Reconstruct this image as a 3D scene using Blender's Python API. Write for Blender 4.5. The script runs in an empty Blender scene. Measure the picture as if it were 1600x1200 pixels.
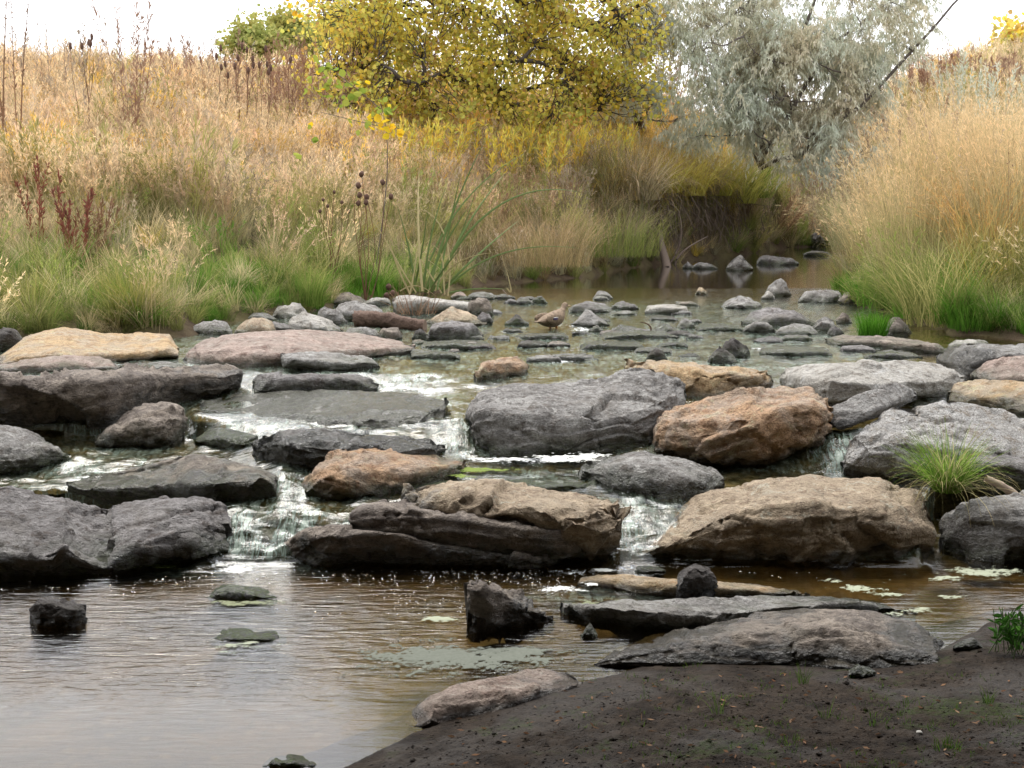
import bpy, math, random
import numpy as np
from mathutils import Vector
random.seed(7)
rng = np.random.default_rng(7)
sc = bpy.context.scene
COL = sc.collection

# ------------------------------------------------------------------ camera, sky, sun, exposure
H0, F, TH = 2.0, 2222.2, math.atan(300/2222.2)
cd = bpy.data.cameras.new('camera'); cam = bpy.data.objects.new('camera', cd); COL.objects.link(cam)
cam.location = (0, 0, H0); cam.rotation_euler = (math.pi/2 - TH, 0, 0)
cd.lens = 50; cd.sensor_width = 36; cd.clip_start = .05; cd.clip_end = 2000
sc.camera = cam
world = bpy.data.worlds.new('World'); sc.world = world; world.use_nodes = True
wn, wl = world.node_tree.nodes, world.node_tree.links
wn.clear()
SUN_EL, SUN_AZ = math.radians(58), math.radians(-22)        # azimuth measured from +Y (view direction)
sky = wn.new('ShaderNodeTexSky'); sky.sky_type = 'NISHITA'; sky.sun_disc = False
sky.sun_elevation = SUN_EL; sky.sun_rotation = SUN_AZ; sky.dust_density = 3
mixc = wn.new('ShaderNodeMix'); mixc.data_type = 'RGBA'; mixc.inputs[0].default_value = .88   # overcast: a bright even cloud layer over the blue
wl.new(sky.outputs[0], mixc.inputs[6]); mixc.inputs[7].default_value = (18.5, 18.9, 19.6, 1)
bg = wn.new('ShaderNodeBackground'); bg.inputs[1].default_value = .1
wo = wn.new('ShaderNodeOutputWorld')
wl.new(mixc.outputs[2], bg.inputs[0]); wl.new(bg.outputs[0], wo.inputs[0])
sd = bpy.data.lights.new('sun', 'SUN'); sd.energy = 3.4; sd.angle = math.radians(38); sd.color = (1, .97, .92)
sun = bpy.data.objects.new('sun', sd); COL.objects.link(sun)
sdir = Vector((math.sin(SUN_AZ)*math.cos(SUN_EL), math.cos(SUN_AZ)*math.cos(SUN_EL), math.sin(SUN_EL)))
sun.rotation_euler = sdir.to_track_quat('Z', 'Y').to_euler(); sun.location = sdir*60
sc.view_settings.view_transform = 'Standard'; sc.view_settings.look = 'None'
sc.view_settings.exposure = .24; sc.view_settings.gamma = 1; sc.view_settings.use_curve_mapping = False
sc.render.engine = 'CYCLES'
sc.cycles.max_bounces = 8; sc.cycles.transparent_max_bounces = 12; sc.cycles.diffuse_bounces = 3
sc.cycles.glossy_bounces = 3; sc.cycles.transmission_bounces = 4
sc.cycles.caustics_reflective = False; sc.cycles.caustics_refractive = False
sc.cycles.use_denoising = True
try: sc.cycles.denoiser = 'OPENIMAGEDENOISE'
except Exception: pass

# ------------------------------------------------------------------ photo pixel <-> world helpers
def slope(py):
    v = (600-np.asarray(py, float))/F
    return (-math.sin(TH)+v*math.cos(TH))/(math.cos(TH)+v*math.sin(TH))
def kx(px, py):
    v = (600-np.asarray(py, float))/F
    return ((np.asarray(px, float)-800)/F)/(math.cos(TH)+v*math.sin(TH))
def depth_on(py, z): return (np.asarray(z)-H0)/slope(py)
def at_z(px, py, z):
    Y = depth_on(py, z); return np.array([Y*kx(px, py), Y, z], float)
def at_Y(px, py, Y): return np.array([Y*kx(px, py), Y, H0+Y*slope(py)], float)

# ------------------------------------------------------------------ vectorised noise
_perm = np.random.default_rng(3).permutation(256); _perm = np.concatenate([_perm]*3)
_g = np.random.default_rng(4).normal(size=(256, 3)); _g /= np.linalg.norm(_g, axis=1)[:, None]
def perlin(p):
    p = np.asarray(p, float); i = np.floor(p).astype(int); f = p-i; i &= 255
    u = f*f*f*(f*(f*6-15)+10)
    out = 0
    for dx in (0, 1):
        for dy in (0, 1):
            for dz in (0, 1):
                h = _perm[_perm[_perm[(i[..., 0]+dx) & 255]+((i[..., 1]+dy) & 255)]+((i[..., 2]+dz) & 255)]
                g = _g[h]; d = f-np.array([dx, dy, dz])
                w = (u[..., 0] if dx else 1-u[..., 0])*(u[..., 1] if dy else 1-u[..., 1])*(u[..., 2] if dz else 1-u[..., 2])
                out = out+w*(g*d).sum(-1)
    return out*1.6
def fbm(p, o=4, r=.5, l=2.03):
    a, s, t = 1., 0, 0
    for k in range(o):
        s = s+a*perlin(p+k*17.3); t += a; a *= r; p = p*l
    return s/t
def ridged(p, o=3):
    a, s = 1., 0
    for k in range(o):
        s = s+a*(1-2*np.abs(perlin(p+k*9.1))); a *= .5; p = p*2.1
    return s/1.75
def worley(p, seed=0):
    """nearest jittered feature point: returns (hash id 0..255, vector from it, gap to the second nearest)"""
    p = np.asarray(p, float); b = np.floor(p).astype(int)
    best = np.full(p.shape[:-1], 9.); sec = best.copy(); bid = np.zeros(p.shape[:-1], int); bv = np.zeros(p.shape)
    for dx in (-1, 0, 1):
        for dy in (-1, 0, 1):
            for dz in (-1, 0, 1):
                c = b+np.array([dx, dy, dz]); h = _perm[_perm[_perm[c[..., 0] & 255]+(c[..., 1] & 255)]+((c[..., 2]+seed) & 255)]
                v = p-(c+.5+.42*_g[h]); d = (v*v).sum(-1)
                n = d < best; sec = np.where(n, best, np.minimum(sec, d)); best = np.where(n, d, best)
                bid = np.where(n, h, bid); bv = np.where(n[..., None], v, bv)
    return bid, bv, np.sqrt(sec)-np.sqrt(best)
def facets(p, seed=0, tilt=.8):
    i, v, gap = worley(p, seed); g = _g[(i*7+13) & 255]
    return tilt*(v*g).sum(-1)+.55*_g[(i*3+5) & 255][..., 0], gap
def sstep(a, b, x):
    t = np.clip((x-a)/(b-a), 0, 1); return t*t*(3-2*t)

# ------------------------------------------------------------------ object helpers
def mesh_obj(name, V, Fc, mat, parent=None, smooth=True, attrs=None, loc=None):
    me = bpy.data.meshes.new(name)
    V = np.asarray(V, np.float32)
    if isinstance(Fc, np.ndarray):
        n, k = Fc.shape
        me.vertices.add(len(V)); me.vertices.foreach_set('co', V.ravel())
        me.loops.add(n*k); me.loops.foreach_set('vertex_index', Fc.ravel().astype(np.int32))
        me.polygons.add(n); me.polygons.foreach_set('loop_start', np.arange(0, n*k, k, dtype=np.int32))
        me.update(calc_edges=True)
    else:
        me.from_pydata([tuple(map(float, v)) for v in V], [], Fc); me.update()
    if smooth: me.polygons.foreach_set('use_smooth', np.ones(len(me.polygons), bool))
    for k, a in (attrs or {}).items():
        a = np.asarray(a, np.float32)
        if a.ndim == 2:
            at = me.attributes.new(k, 'FLOAT_COLOR', 'POINT')
            if a.shape[1] == 3: a = np.hstack([a, np.ones((len(a), 1), np.float32)])
            at.data.foreach_set('color', a.ravel())
        else:
            at = me.attributes.new(k, 'FLOAT', 'POINT'); at.data.foreach_set('value', a.ravel())
    if mat: me.materials.append(mat)
    o = bpy.data.objects.new(name, me); COL.objects.link(o)
    if parent: o.parent = parent
    if loc is not None: o.location = loc
    return o
def empty(name, loc=(0, 0, 0)):
    o = bpy.data.objects.new(name, None); o.empty_display_size = .1; COL.objects.link(o); o.location = [float(c) for c in loc]; return o
def tag(o, label=None, cat=None, group=None, kind=None):
    if label: o['label'] = label
    if cat: o['category'] = cat
    if group: o['group'] = group
    if kind: o['kind'] = kind
    return o
def grid_faces(M, N, base=0):
    i = np.arange(M-1)[:, None]*N+np.arange(N-1)[None, :]
    i = i.ravel()+base
    return np.stack([i, i+N, i+N+1, i+1], 1)

# ------------------------------------------------------------------ material helpers
class NT:
    def __init__(s, name):
        s.m = bpy.data.materials.new(name); s.m.use_nodes = True
        s.n, s.l = s.m.node_tree.nodes, s.m.node_tree.links; s.n.clear()
        s.out = s.n.new('ShaderNodeOutputMaterial')
    def node(s, t, **k):
        n = s.n.new(t)
        for a, b in k.items(): setattr(n, a, b)
        return n
    def set(s, inp, v):
        if isinstance(v, bpy.types.NodeSocket): s.l.new(v, inp)
        elif v is not None:
            if isinstance(v, (tuple, list)) and len(v) == 3 and inp.type == 'RGBA': v = (*v, 1)
            inp.default_value = v
    def geo(s): return s.node('ShaderNodeNewGeometry').outputs['Position']
    def noise(s, scale, detail=4, rough=.55, vec=None, dist=0, out=0):
        n = s.node('ShaderNodeTexNoise'); s.set(n.inputs['Vector'], vec or s.geo())
        n.inputs['Scale'].default_value = scale; n.inputs['Detail'].default_value = detail
        n.inputs['Roughness'].default_value = rough; n.inputs['Distortion'].default_value = dist
        return n.outputs[out]
    def voro(s, scale, vec=None, feature='F1', out='Distance'):
        n = s.node('ShaderNodeTexVoronoi', feature=feature); s.set(n.inputs['Vector'], vec or s.geo())
        n.inputs['Scale'].default_value = scale; return n.outputs[out]
    def mapping(s, vec, scale=(1, 1, 1), rot=(0, 0, 0)):
        n = s.node('ShaderNodeMapping'); s.set(n.inputs[0], vec); n.inputs['Scale'].default_value = scale; n.inputs['Rotation'].default_value = rot
        return n.outputs[0]
    def ramp(s, fac, a, b, lo=0., hi=1.):
        n = s.node('ShaderNodeMapRange', clamp=True); s.set(n.inputs[0], fac)
        for i, v in enumerate((a, b, lo, hi)): s.set(n.inputs[i+1], v)
        n.interpolation_type = 'SMOOTHSTEP'
        return n.outputs[0]
    def math(s, op, a, b=None):
        n = s.node('ShaderNodeMath', operation=op); s.set(n.inputs[0], a)
        if b is not None: s.set(n.inputs[1], b)
        return n.outputs[0]
    def mix(s, fac, a, b, mode='MIX'):
        n = s.node('ShaderNodeMix', data_type='RGBA', blend_type=mode); s.set(n.inputs[0], fac); s.set(n.inputs[6], a); s.set(n.inputs[7], b)
        return n.outputs[2]
    def attr(s, name, out='Fac', typ='GEOMETRY'):
        n = s.node('ShaderNodeAttribute', attribute_name=name, attribute_type=typ); return n.outputs[out]
    def bump(s, h, strength=.5, dist=.02, normal=None):
        n = s.node('ShaderNodeBump'); s.set(n.inputs['Height'], h); s.set(n.inputs['Strength'], strength); n.inputs['Distance'].default_value = dist
        if normal is not None: s.l.new(normal, n.inputs['Normal'])
        return n.outputs[0]
    def pbr(s, color, rough=.8, normal=None, spec=.4, **k):
        n = s.node('ShaderNodeBsdfPrincipled'); s.set(n.inputs['Base Color'], color); s.set(n.inputs['Roughness'], rough)
        s.set(n.inputs['Specular IOR Level'], spec)
        if normal is not None: s.l.new(normal, n.inputs['Normal'])
        for a, b in k.items(): s.set(n.inputs[a], b)
        return n.outputs[0]
    def finish(s, sh): s.l.new(sh, s.out.inputs[0]); return s.m
def simple_mat(name, c1, c2=None, scale=30, rough=.8, bump=.3, dist=.005):
    t = NT(name); n = t.noise(scale, 5)
    col = t.mix(n, c1, c2 or tuple(x*.6 for x in c1))
    return t.finish(t.pbr(col, rough, t.bump(n, bump, dist)))

def rock_mat(name, c1, c2, c3, grain=1., strata=.5, speck=.3):
    k1, k2 = min(1.38, .58/max(c1)), min(1.3, .52/max(c2)); c1 = tuple(x*k1 for x in c1); c2 = tuple(x*k2 for x in c2)
    
    t = NT(name); pos = t.geo()
    oi = t.node('ShaderNodeObjectInfo').outputs['Random']
    add = t.node('ShaderNodeVectorMath', operation='ADD'); t.l.new(pos, add.inputs[0])
    mul = t.math('MULTIPLY', oi, 40.); t.l.new(mul, add.inputs[1]); p = add.outputs[0]
    big = t.noise(3.2, 6, .65, p, 1.0)
    mid = t.noise(14, 6, .65, p, .4)
    fine = t.noise(75*grain, 5, .75, p)
    lay = t.noise(9, 6, .6, t.mapping(p, (.9, 1.3, 3.6), (.45, .35, 0)), 1.2)
    col = t.mix(t.ramp(big, .38, .62), c1, c2)
    col = t.mix(t.ramp(mid, .50, .66, 0, .85), col, c3)
    vein = t.noise(4.5, 7, .7, t.mapping(p, (1, 1, 2.5), (.5, .3, 0)), 1.6); col = t.mix(t.ramp(t.math('ABSOLUTE', t.math('SUBTRACT', vein, .5)), .022, 0, 0, .55), col, tuple(x*.3 for x in c3))
    col = t.mix(t.ramp(lay, .5, .62, 0, strata), col, tuple(x*.45 for x in c3))
    col = t.mix(t.ramp(fine, .52, .68, 0, speck), col, tuple(min(1, x*1.7+.05) for x in c1))
    col = t.mix(t.ramp(fine, .48, .34, 0, speck*1.3), col, tuple(x*.3 for x in c3))
    vr = t.voro(60*grain, p); col = t.mix(t.ramp(vr, .18, .05, 0, speck*.8), col, tuple(x*.35 for x in c2))
    dirt = t.noise(6, 6, .7, p, 1.2)
    col = t.mix(t.ramp(dirt, .55, .66, 0, .35), col, (.075, .062, .045))
    lich = t.math('MULTIPLY', t.ramp(t.noise(8, 5, .75, p, .9), .56, .63), t.ramp(fine, .38, .55)); col = t.mix(t.math('MULTIPLY', lich, .55), col, tuple(min(.62, x*1.45+.05) for x in c1))
    silt = t.noise(2.1, 5, .6, p, .8); col = t.mix(t.ramp(silt, .54, .70, 0, .5), col, tuple(.5*x+.5*y for x, y in zip(c2, (.27, .235, .19))))
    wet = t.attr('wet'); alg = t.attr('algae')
    wet_shade_col = t.mix(1., col, (.33, .32, .32), 'MULTIPLY')  # colour for wet stone and for the shade painted on rock fronts
    col = t.mix(wet, col, wet_shade_col)
    an = t.noise(22, 5, .7, p, .5)
    acol = t.mix(an, (.018, .03, .008), (.10, .13, .03))
    col = t.mix(t.math('MULTIPLY', alg, t.ramp(an, .30, .55)), col, acol)
    rough = t.ramp(wet, 0, 1, .82, .22)
    hsum = t.math('ADD', t.math('MULTIPLY', mid, 1.0), t.math('ADD', t.math('MULTIPLY', fine, .5), t.math('MULTIPLY', lay, strata*1.1)))
    pit = t.ramp(t.voro(26*grain, t.mapping(p, (1, 1, 1.8))), .28, .02); hsum = t.math('SUBTRACT', hsum, t.math('MULTIPLY', pit, .22))
    nrm = t.bump(hsum, 1., .05)
    return t.finish(t.pbr(col, rough, nrm, t.ramp(wet, 0, 1, .4, .8)))
MR = {
 'grey':    rock_mat('rock_grey', (.29, .277, .262), (.19, .178, .168), (.145, .12, .10), 1, .45),
 'dark':    rock_mat('rock_dark', (.215, .20, .195), (.135, .124, .12), (.085, .062, .05), 1, .5, .18),
 'black':   rock_mat('rock_black', (.085, .075, .07), (.06, .052, .048), (.06, .045, .035), 1, .45, .12),
 'tan':     rock_mat('rock_tan', (.46, .36, .25), (.34, .26, .18), (.24, .16, .10), 1.2, .25),
 'golden':  rock_mat('rock_golden', (.56, .39, .215), (.50, .40, .29), (.38, .22, .10), 1.2, .2),
 'orange':  rock_mat('rock_orange', (.50, .315, .185), (.36, .28, .215), (.31, .165, .085), 1.1, .3, .35),
 'pink':    rock_mat('rock_pink', (.34, .255, .215), (.28, .225, .19), (.21, .13, .10), 1, .3, .2),
 'pale':    rock_mat('rock_pale', (.44, .415, .38), (.34, .315, .28), (.22, .19, .155), 1, .3, .25),
 'granite': rock_mat('rock_granite', (.46, .44, .42), (.31, .295, .28), (.30, .24, .18), 1.3, .15, .7),
 'brown':   rock_mat('rock_brown', (.26, .215, .175), (.17, .14, .12), (.10, .075, .06), 1, .4, .2),
}

# ------------------------------------------------------------------ water level table: photo column -> (photo row, level)
WT = {
 -400: [(1600, 0), (905, 0), (860, -.01), (800, .08), (772, .20), (740, .25), (700, .33), (682, .34), (672, .40), (592, .64), (570, .66), (520, .70), (470, .72), (340, .72)],
 100: [(1600, 0), (905, 0), (860, -.01), (800, .08), (772, .20), (740, .25), (700, .33), (682, .34), (672, .40), (592, .64), (570, .66), (520, .70), (470, .72), (340, .72)],
 270: [(1600, 0), (900, 0), (850, 0), (800, .12), (780, .21), (745, .26), (695, .325), (682, .34), (650, .42), (626, .50), (596, .62), (575, .65), (530, .69), (470, .72), (340, .72)],
 305: [(1600, 0), (898, 0), (800, .2), (745, .27), (695, .325), (686, .335), (652, .48), (640, .50), (622, .51), (600, .60), (580, .64), (530, .69), (470, .72), (340, .72)],
 345: [(1600, 0), (888, 0), (880, .015), (800, .215), (745, .28), (702, .33), (690, .35), (655, .48), (625, .51), (602, .59), (580, .64), (530, .69), (470, .72), (340, .72)],
 440: [(1600, 0), (888, 0), (880, .015), (800, .23), (785, .26), (742, .36), (725, .385), (690, .41), (655, .48), (622, .52), (604, .59), (585, .63), (530, .69), (470, .72), (340, .72)],
 540: [(1600, 0), (890, 0), (882, .012), (805, .22), (780, .26), (745, .32), (690, .41), (655, .48), (614, .52), (606, .55), (584, .625), (560, .64), (520, .69), (465, .72), (340, .72)],
 680: [(1600, 0), (890, 0), (780, .26), (735, .30), (718, .32), (690, .38), (655, .48), (614, .53), (606, .555), (584, .625), (560, .64), (500, .69), (465, .72), (340, .72)],
 715: [(1600, 0), (890, 0), (780, .26), (735, .30), (716, .315), (706, .34), (655, .485), (640, .51), (612, .55), (585, .615), (560, .64), (500, .69), (465, .72), (340, .72)],
 790: [(1600, 0), (892, 0), (785, .255), (735, .295), (716, .31), (640, .48), (600, .58), (585, .61), (560, .64), (500, .69), (465, .72), (340, .72)],
 930: [(1600, 0), (893, 0), (885, .01), (780, .26), (735, .29), (716, .30), (640, .48), (600, .58), (575, .62), (550, .645), (500, .69), (465, .72), (340, .72)],
 985: [(1600, 0), (895, 0), (885, .01), (778, .26), (740, .285), (716, .30), (640, .48), (600, .58), (575, .62), (550, .645), (500, .69), (465, .72), (340, .72)],
 1110: [(1600, 0), (890, 0), (790, .22), (745, .25), (725, .27), (645, .49), (632, .51), (600, .59), (570, .635), (500, .69), (465, .72), (340, .72)],
 1300: [(1600, 0), (890, 0), (795, .22), (755, .245), (740, .26), (672, .47), (640, .52), (600, .59), (565, .64), (500, .69), (462, .72), (340, .72)],
 1435: [(1600, 0), (890, 0), (795, .22), (755, .245), (740, .26), (672, .46), (640, .52), (600, .59), (565, .64), (500, .69), (462, .72), (340, .72)],
 1458: [(1600, 0), (812, 0), (772, .235), (755, .245), (740, .26), (672, .46), (640, .52), (600, .59), (565, .64), (500, .69), (462, .72), (340, .72)],
 2000: [(1600, 0), (812, 0), (772, .235), (755, .245), (740, .26), (672, .46), (640, .52), (600, .59), (565, .64), (500, .69), (462, .72), (340, .72)],
}
_wk = sorted(WT); _wc = []
for k in _wk:
    a = np.array(sorted(WT[k])); _wc.append((a[:, 0], a[:, 1]))
def wz(px, py):
    px, py = np.broadcast_arrays(np.asarray(px, float), np.asarray(py, float))
    Z = np.stack([np.interp(py, c[0], c[1]) for c in _wc])
    j = np.clip(np.searchsorted(_wk, px)-1, 0, len(_wk)-2)
    ka = np.array(_wk, float); t = np.clip((px-ka[j])/(ka[j+1]-ka[j]), 0, 1)
    za = np.take_along_axis(Z, j[None], 0)[0]; zb = np.take_along_axis(Z, (j+1)[None], 0)[0]
    return za*(1-t)+zb*t
def blobs(px, py, L):
    s = np.zeros(np.broadcast(px, py).shape)
    for (x, y, rx, ry, k) in L:
        d = ((px-x)/rx)**2+((py-y)/ry)**2
        s = np.maximum(s, k*np.exp(-d*1.1))
    return s

# ------------------------------------------------------------------ stream water and bed
gx = np.arange(-420, 2000, 5.)
gy = np.concatenate([np.arange(1560, 1000, -6.), np.arange(1000, 440, -2.5), np.arange(440, 360, -2.)])
PX, PY = np.meshgrid(gx, gy, indexing='ij')
WZ = wz(PX, PY)
WY = depth_on(PY, WZ); WY = np.maximum.accumulate(WY+np.arange(len(gy))*1e-4, axis=1)
WX = WY*kx(PX, PY)
P3 = np.stack([WX, WY, WZ], -1)
dzdy = np.gradient(WZ, axis=1)/np.maximum(np.gradient(WY, axis=1), 1e-3)
steep = np.clip(dzdy/.5, 0, 1)
FOAM = [(365, 890, 45, 12, 1.3), (340, 884, 18, 8, 1), (450, 878, 60, 8, .5), (420, 845, 60, 35, .42), (440, 800, 60, 14, .4), (437, 757, 14, 26, .55), (300, 672, 9, 20, .9), (312, 692, 22, 6, .5),
        (318, 655, 14, 8, .6), (840, 717, 110, 6, 1.5), (930, 722, 30, 5, 1.2), (765, 722, 40, 6, .9), (620, 608, 60, 4, 1.2), (560, 607, 60, 4, .8), (670, 612, 35, 5, .9), (690, 630, 30, 9, .7),
        (712, 690, 14, 26, .5), (725, 712, 16, 6, .9), (650, 590, 50, 12, .35), (870, 562, 45, 9, .75), (900, 545, 60, 10, .45), (960, 860, 10, 28, .9), (990, 820, 14, 34, .6), (975, 886, 30, 8, .7),
        (1000, 700, 8, 20, .6), (1100, 634, 34, 5, 1.1), (1310, 700, 16, 34, .42), (1290, 735, 20, 14, .35), (870, 922, 42, 9, 1.5), (900, 895, 60, 6, .7), (940, 893, 40, 4, .8), (700, 895, 130, 8, .42), (230, 735, 110, 22, .42),
        (60, 765, 60, 12, .5), (130, 722, 50, 8, .42), (560, 535, 60, 8, .4), (800, 520, 80, 10, .4), (900, 512, 30, 5, .5), (870, 508, 22, 5, .7), (500, 640, 120, 14, .36), (560, 700, 20, 5, .2), (910, 516, 24, 3, .9),
        (1120, 540, 70, 6, .4), (1190, 546, 30, 4, .7), (1150, 500, 60, 6, .32), (470, 795, 14, 8, .7), (400, 700, 20, 4, .6), (1390, 545, 60, 4, .4), (980, 770, 30, 8, .4), (250, 930, 110, 14, .3), (560, 590, 40, 4, .4)]
foam = blobs(PX, PY, [(*f[:4], min(f[4], .85)) for f in FOAM])
# white, turbulent, milky water: the shallow riffle and the slides between the boulders
MILK = [(500, 640, 190, 32, .9), (420, 835, 75, 45, .85), (200, 735, 150, 28, .8), (60, 770, 90, 20, .8), (440, 757, 22, 26, .7), (715, 680, 24, 36, .8), (680, 625, 60, 18, .8), (985, 830, 26, 50, .55), (1300, 710, 40, 50, .55),
        (700, 560, 170, 26, .75), (830, 530, 170, 26, .75), (600, 590, 120, 16, .8), (960, 540, 130, 22, .5), (850, 745, 190, 20, .45), (1100, 520, 160, 26, .6), (1250, 545, 120, 14, .5), (860, 490, 130, 22, .65), (1060, 490, 120, 20, .5),
        (1250, 480, 90, 12, .5), (130, 578, 260, 9, .6), (450, 572, 120, 8, .5), (350, 892, 90, 12, .25), (900, 935, 90, 12, .5)]
milk = blobs(PX, PY, MILK); milk = np.maximum(milk, .78*sstep(610, 570, PY)*sstep(462, 480, PY)*sstep(1450, 1300, PX))
pool = sstep(1000, 940, PY)*0+1
rip = np.where(PY > 890, sstep(1150, 1020, PY)*.85+.10, 1.)             # ripple strength: glassy at the near end of the pool
rip = np.where(PY < 452, .12, rip)
rip = rip*(1-.8*sstep(850, 1000, PX)*(PY > 890)*sstep(2000, 1200, PX)*1)
shallow = sstep(880, 860, PY)*sstep(452, 475, PY)
amp = .020*shallow*(1+1.0*steep)+.003*(PY > 890)*rip+.0012*(PY <= 452)
wav = fbm(P3*np.array([5.5, 7, 4]), 4, .6)
WZd = WZ+amp*1.5*wav+.006*shallow*ridged(P3*np.array([14, 5, 5]), 2)*steep
WV = np.stack([WX, WY, WZd], -1).reshape(-1, 3)
def water_mat():
    t = NT('stream_water'); pos = t.geo()
    fo, mi, ri = t.attr('foam'), t.attr('milk'), t.attr('ripple')
    r1 = t.noise(13, 2, .5, t.mapping(pos, (.35, 1.5, 1)), .6)
    r2 = t.noise(48, 3, .6, t.mapping(pos, (.35, 1.4, 1)), .4)
    r3 = t.noise(40, 4, .6, t.mapping(pos, (1.6, .35, .5)), .8)
    h = t.math('ADD', r1, t.math('MULTIPLY', r2, .22))
    h = t.mix(mi, h, t.math('ADD', h, t.math('MULTIPLY', r3, .7)))
    nb = t.node('ShaderNodeBump'); t.l.new(h, nb.inputs['Height']); t.l.new(ri, nb.inputs['Strength']); nb.inputs['Distance'].default_value = .017
    fr = t.node('ShaderNodeFresnel'); fr.inputs[0].default_value = 1.36; t.l.new(nb.outputs[0], fr.inputs[1]); frm = t.math('MINIMUM', t.math('MULTIPLY', fr.outputs[0], 1.4), .96)
    gl = t.node('ShaderNodeBsdfGlossy'); gl.inputs['Roughness'].default_value = .06; gl.inputs['Color'].default_value = (1, 1, 1, 1); t.l.new(nb.outputs[0], gl.inputs['Normal'])
    tr = t.node('ShaderNodeBsdfTransparent'); tr.inputs[0].default_value = (.86, .74, .48, 1)
    # milky streaks
    st = t.noise(17, 5, .6, t.mapping(pos, (2.4, .45, .5)), .9)
    mcol = t.mix(t.ramp(st, .38, .62), (.045, .075, .04), (.30, .37, .30))
    df = t.node('ShaderNodeBsdfDiffuse'); t.l.new(mcol, df.inputs[0]); t.l.new(nb.outputs[0], df.inputs['Normal'])
    pt = t.noise(3.6, 4, .6, t.mapping(pos, (1, 1.3, 1)), .8)
    mm = t.math('MULTIPLY', mi, t.math('MULTIPLY', t.ramp(st, .36, .58, .15, .95), t.ramp(pt, .38, .58, .30, 1.)))
    a = t.node('ShaderNodeMixShader'); t.l.new(mm, a.inputs[0]); t.l.new(tr.outputs[0], a.inputs[1]); t.l.new(df.outputs[0], a.inputs[2])
    b = t.node('ShaderNodeMixShader'); t.l.new(frm, b.inputs[0]); t.l.new(a.outputs[0], b.inputs[1]); t.l.new(gl.outputs[0], b.inputs[2])
    fn = t.math('ADD', t.math('MULTIPLY', t.noise(30, 6, .75, t.mapping(pos, (1, .8, 1)), .8), .7), t.math('MULTIPLY', t.noise(110, 3, .7), .3))
    ff = t.ramp(t.math('ADD', fo, t.math('MULTIPLY', t.math('SUBTRACT', fn, .5), 3.6)), .62, .85)
    fd = t.node('ShaderNodeBsdfDiffuse'); fd.inputs[0].default_value = (.80, .81, .79, 1)
    c = t.node('ShaderNodeMixShader'); t.l.new(ff, c.inputs[0]); t.l.new(b.outputs[0], c.inputs[1]); t.l.new(fd.outputs[0], c.inputs[2])
    return t.finish(c.outputs[0])
wfaces = grid_faces(len(gx), len(gy))
water = mesh_obj('stream_water', WV, wfaces, water_mat(), attrs={'foam': foam.ravel(), 'milk': np.clip(milk*.95+.55*steep*shallow, 0, 1.3).ravel(), 'ripple': np.clip(np.where(PY > 890, rip*.60, rip*.36)+.22*steep+.05*shallow, 0, 1).ravel()})
tag(water, kind='structure')

def bed_mat():
    t = NT('stream_bed'); pos = t.geo()
    n1, n2 = t.noise(2.6, 5, .6, pos, .5), t.noise(17, 5, .65, pos, .4)
    c = t.mix(t.ramp(n1, .35, .65), (.105, .072, .028), (.05, .038, .022))
    c = t.mix(t.ramp(n2, .5, .7, 0, .7), c, (.05, .055, .025))
    green = t.mix(t.ramp(n2, .38, .62), (.05, .055, .018), (.17, .165, .125))
    c = t.mix(t.attr('green'), c, green)
    v = t.voro(11, t.mapping(pos, (1, .7, 1))); c = t.mix(t.ramp(v, .35, .1, 0, .5), c, (.17, .14, .10))
    return t.finish(t.pbr(c, .7, t.bump(t.math('ADD', n2, v), .8, .03), .3))
dep = np.where(PY > 890, .05+.13*sstep(900, 960, PY)*(1+.6*fbm(P3*1.3+5, 2)), .05)
dep = np.where(PY < 452, .16, dep)
dep = dep*(1-.8*blobs(PX, PY, [(378, 930, 75, 20, 1), (388, 996, 80, 20, 1), (92, 972, 60, 20, 1), (455, 1196, 70, 24, 1), (1000, 930, 150, 20, .8), (790, 985, 70, 16, .7)]))
BZ = WZ-dep+(.075*np.clip(fbm(P3*np.array([2.2, 1.5, 2])+11, 4)+.35*ridged(P3*np.array([6, 4, 3])+4, 3), -.6, .9))*shallow
BV = np.stack([WX, WY, BZ], -1).reshape(-1, 3)
bed = mesh_obj('stream_bed', BV, wfaces.copy(), bed_mat(), attrs={'green': np.clip(shallow+.0, 0, 1).ravel()})
tag(bed, kind='structure')

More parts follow.
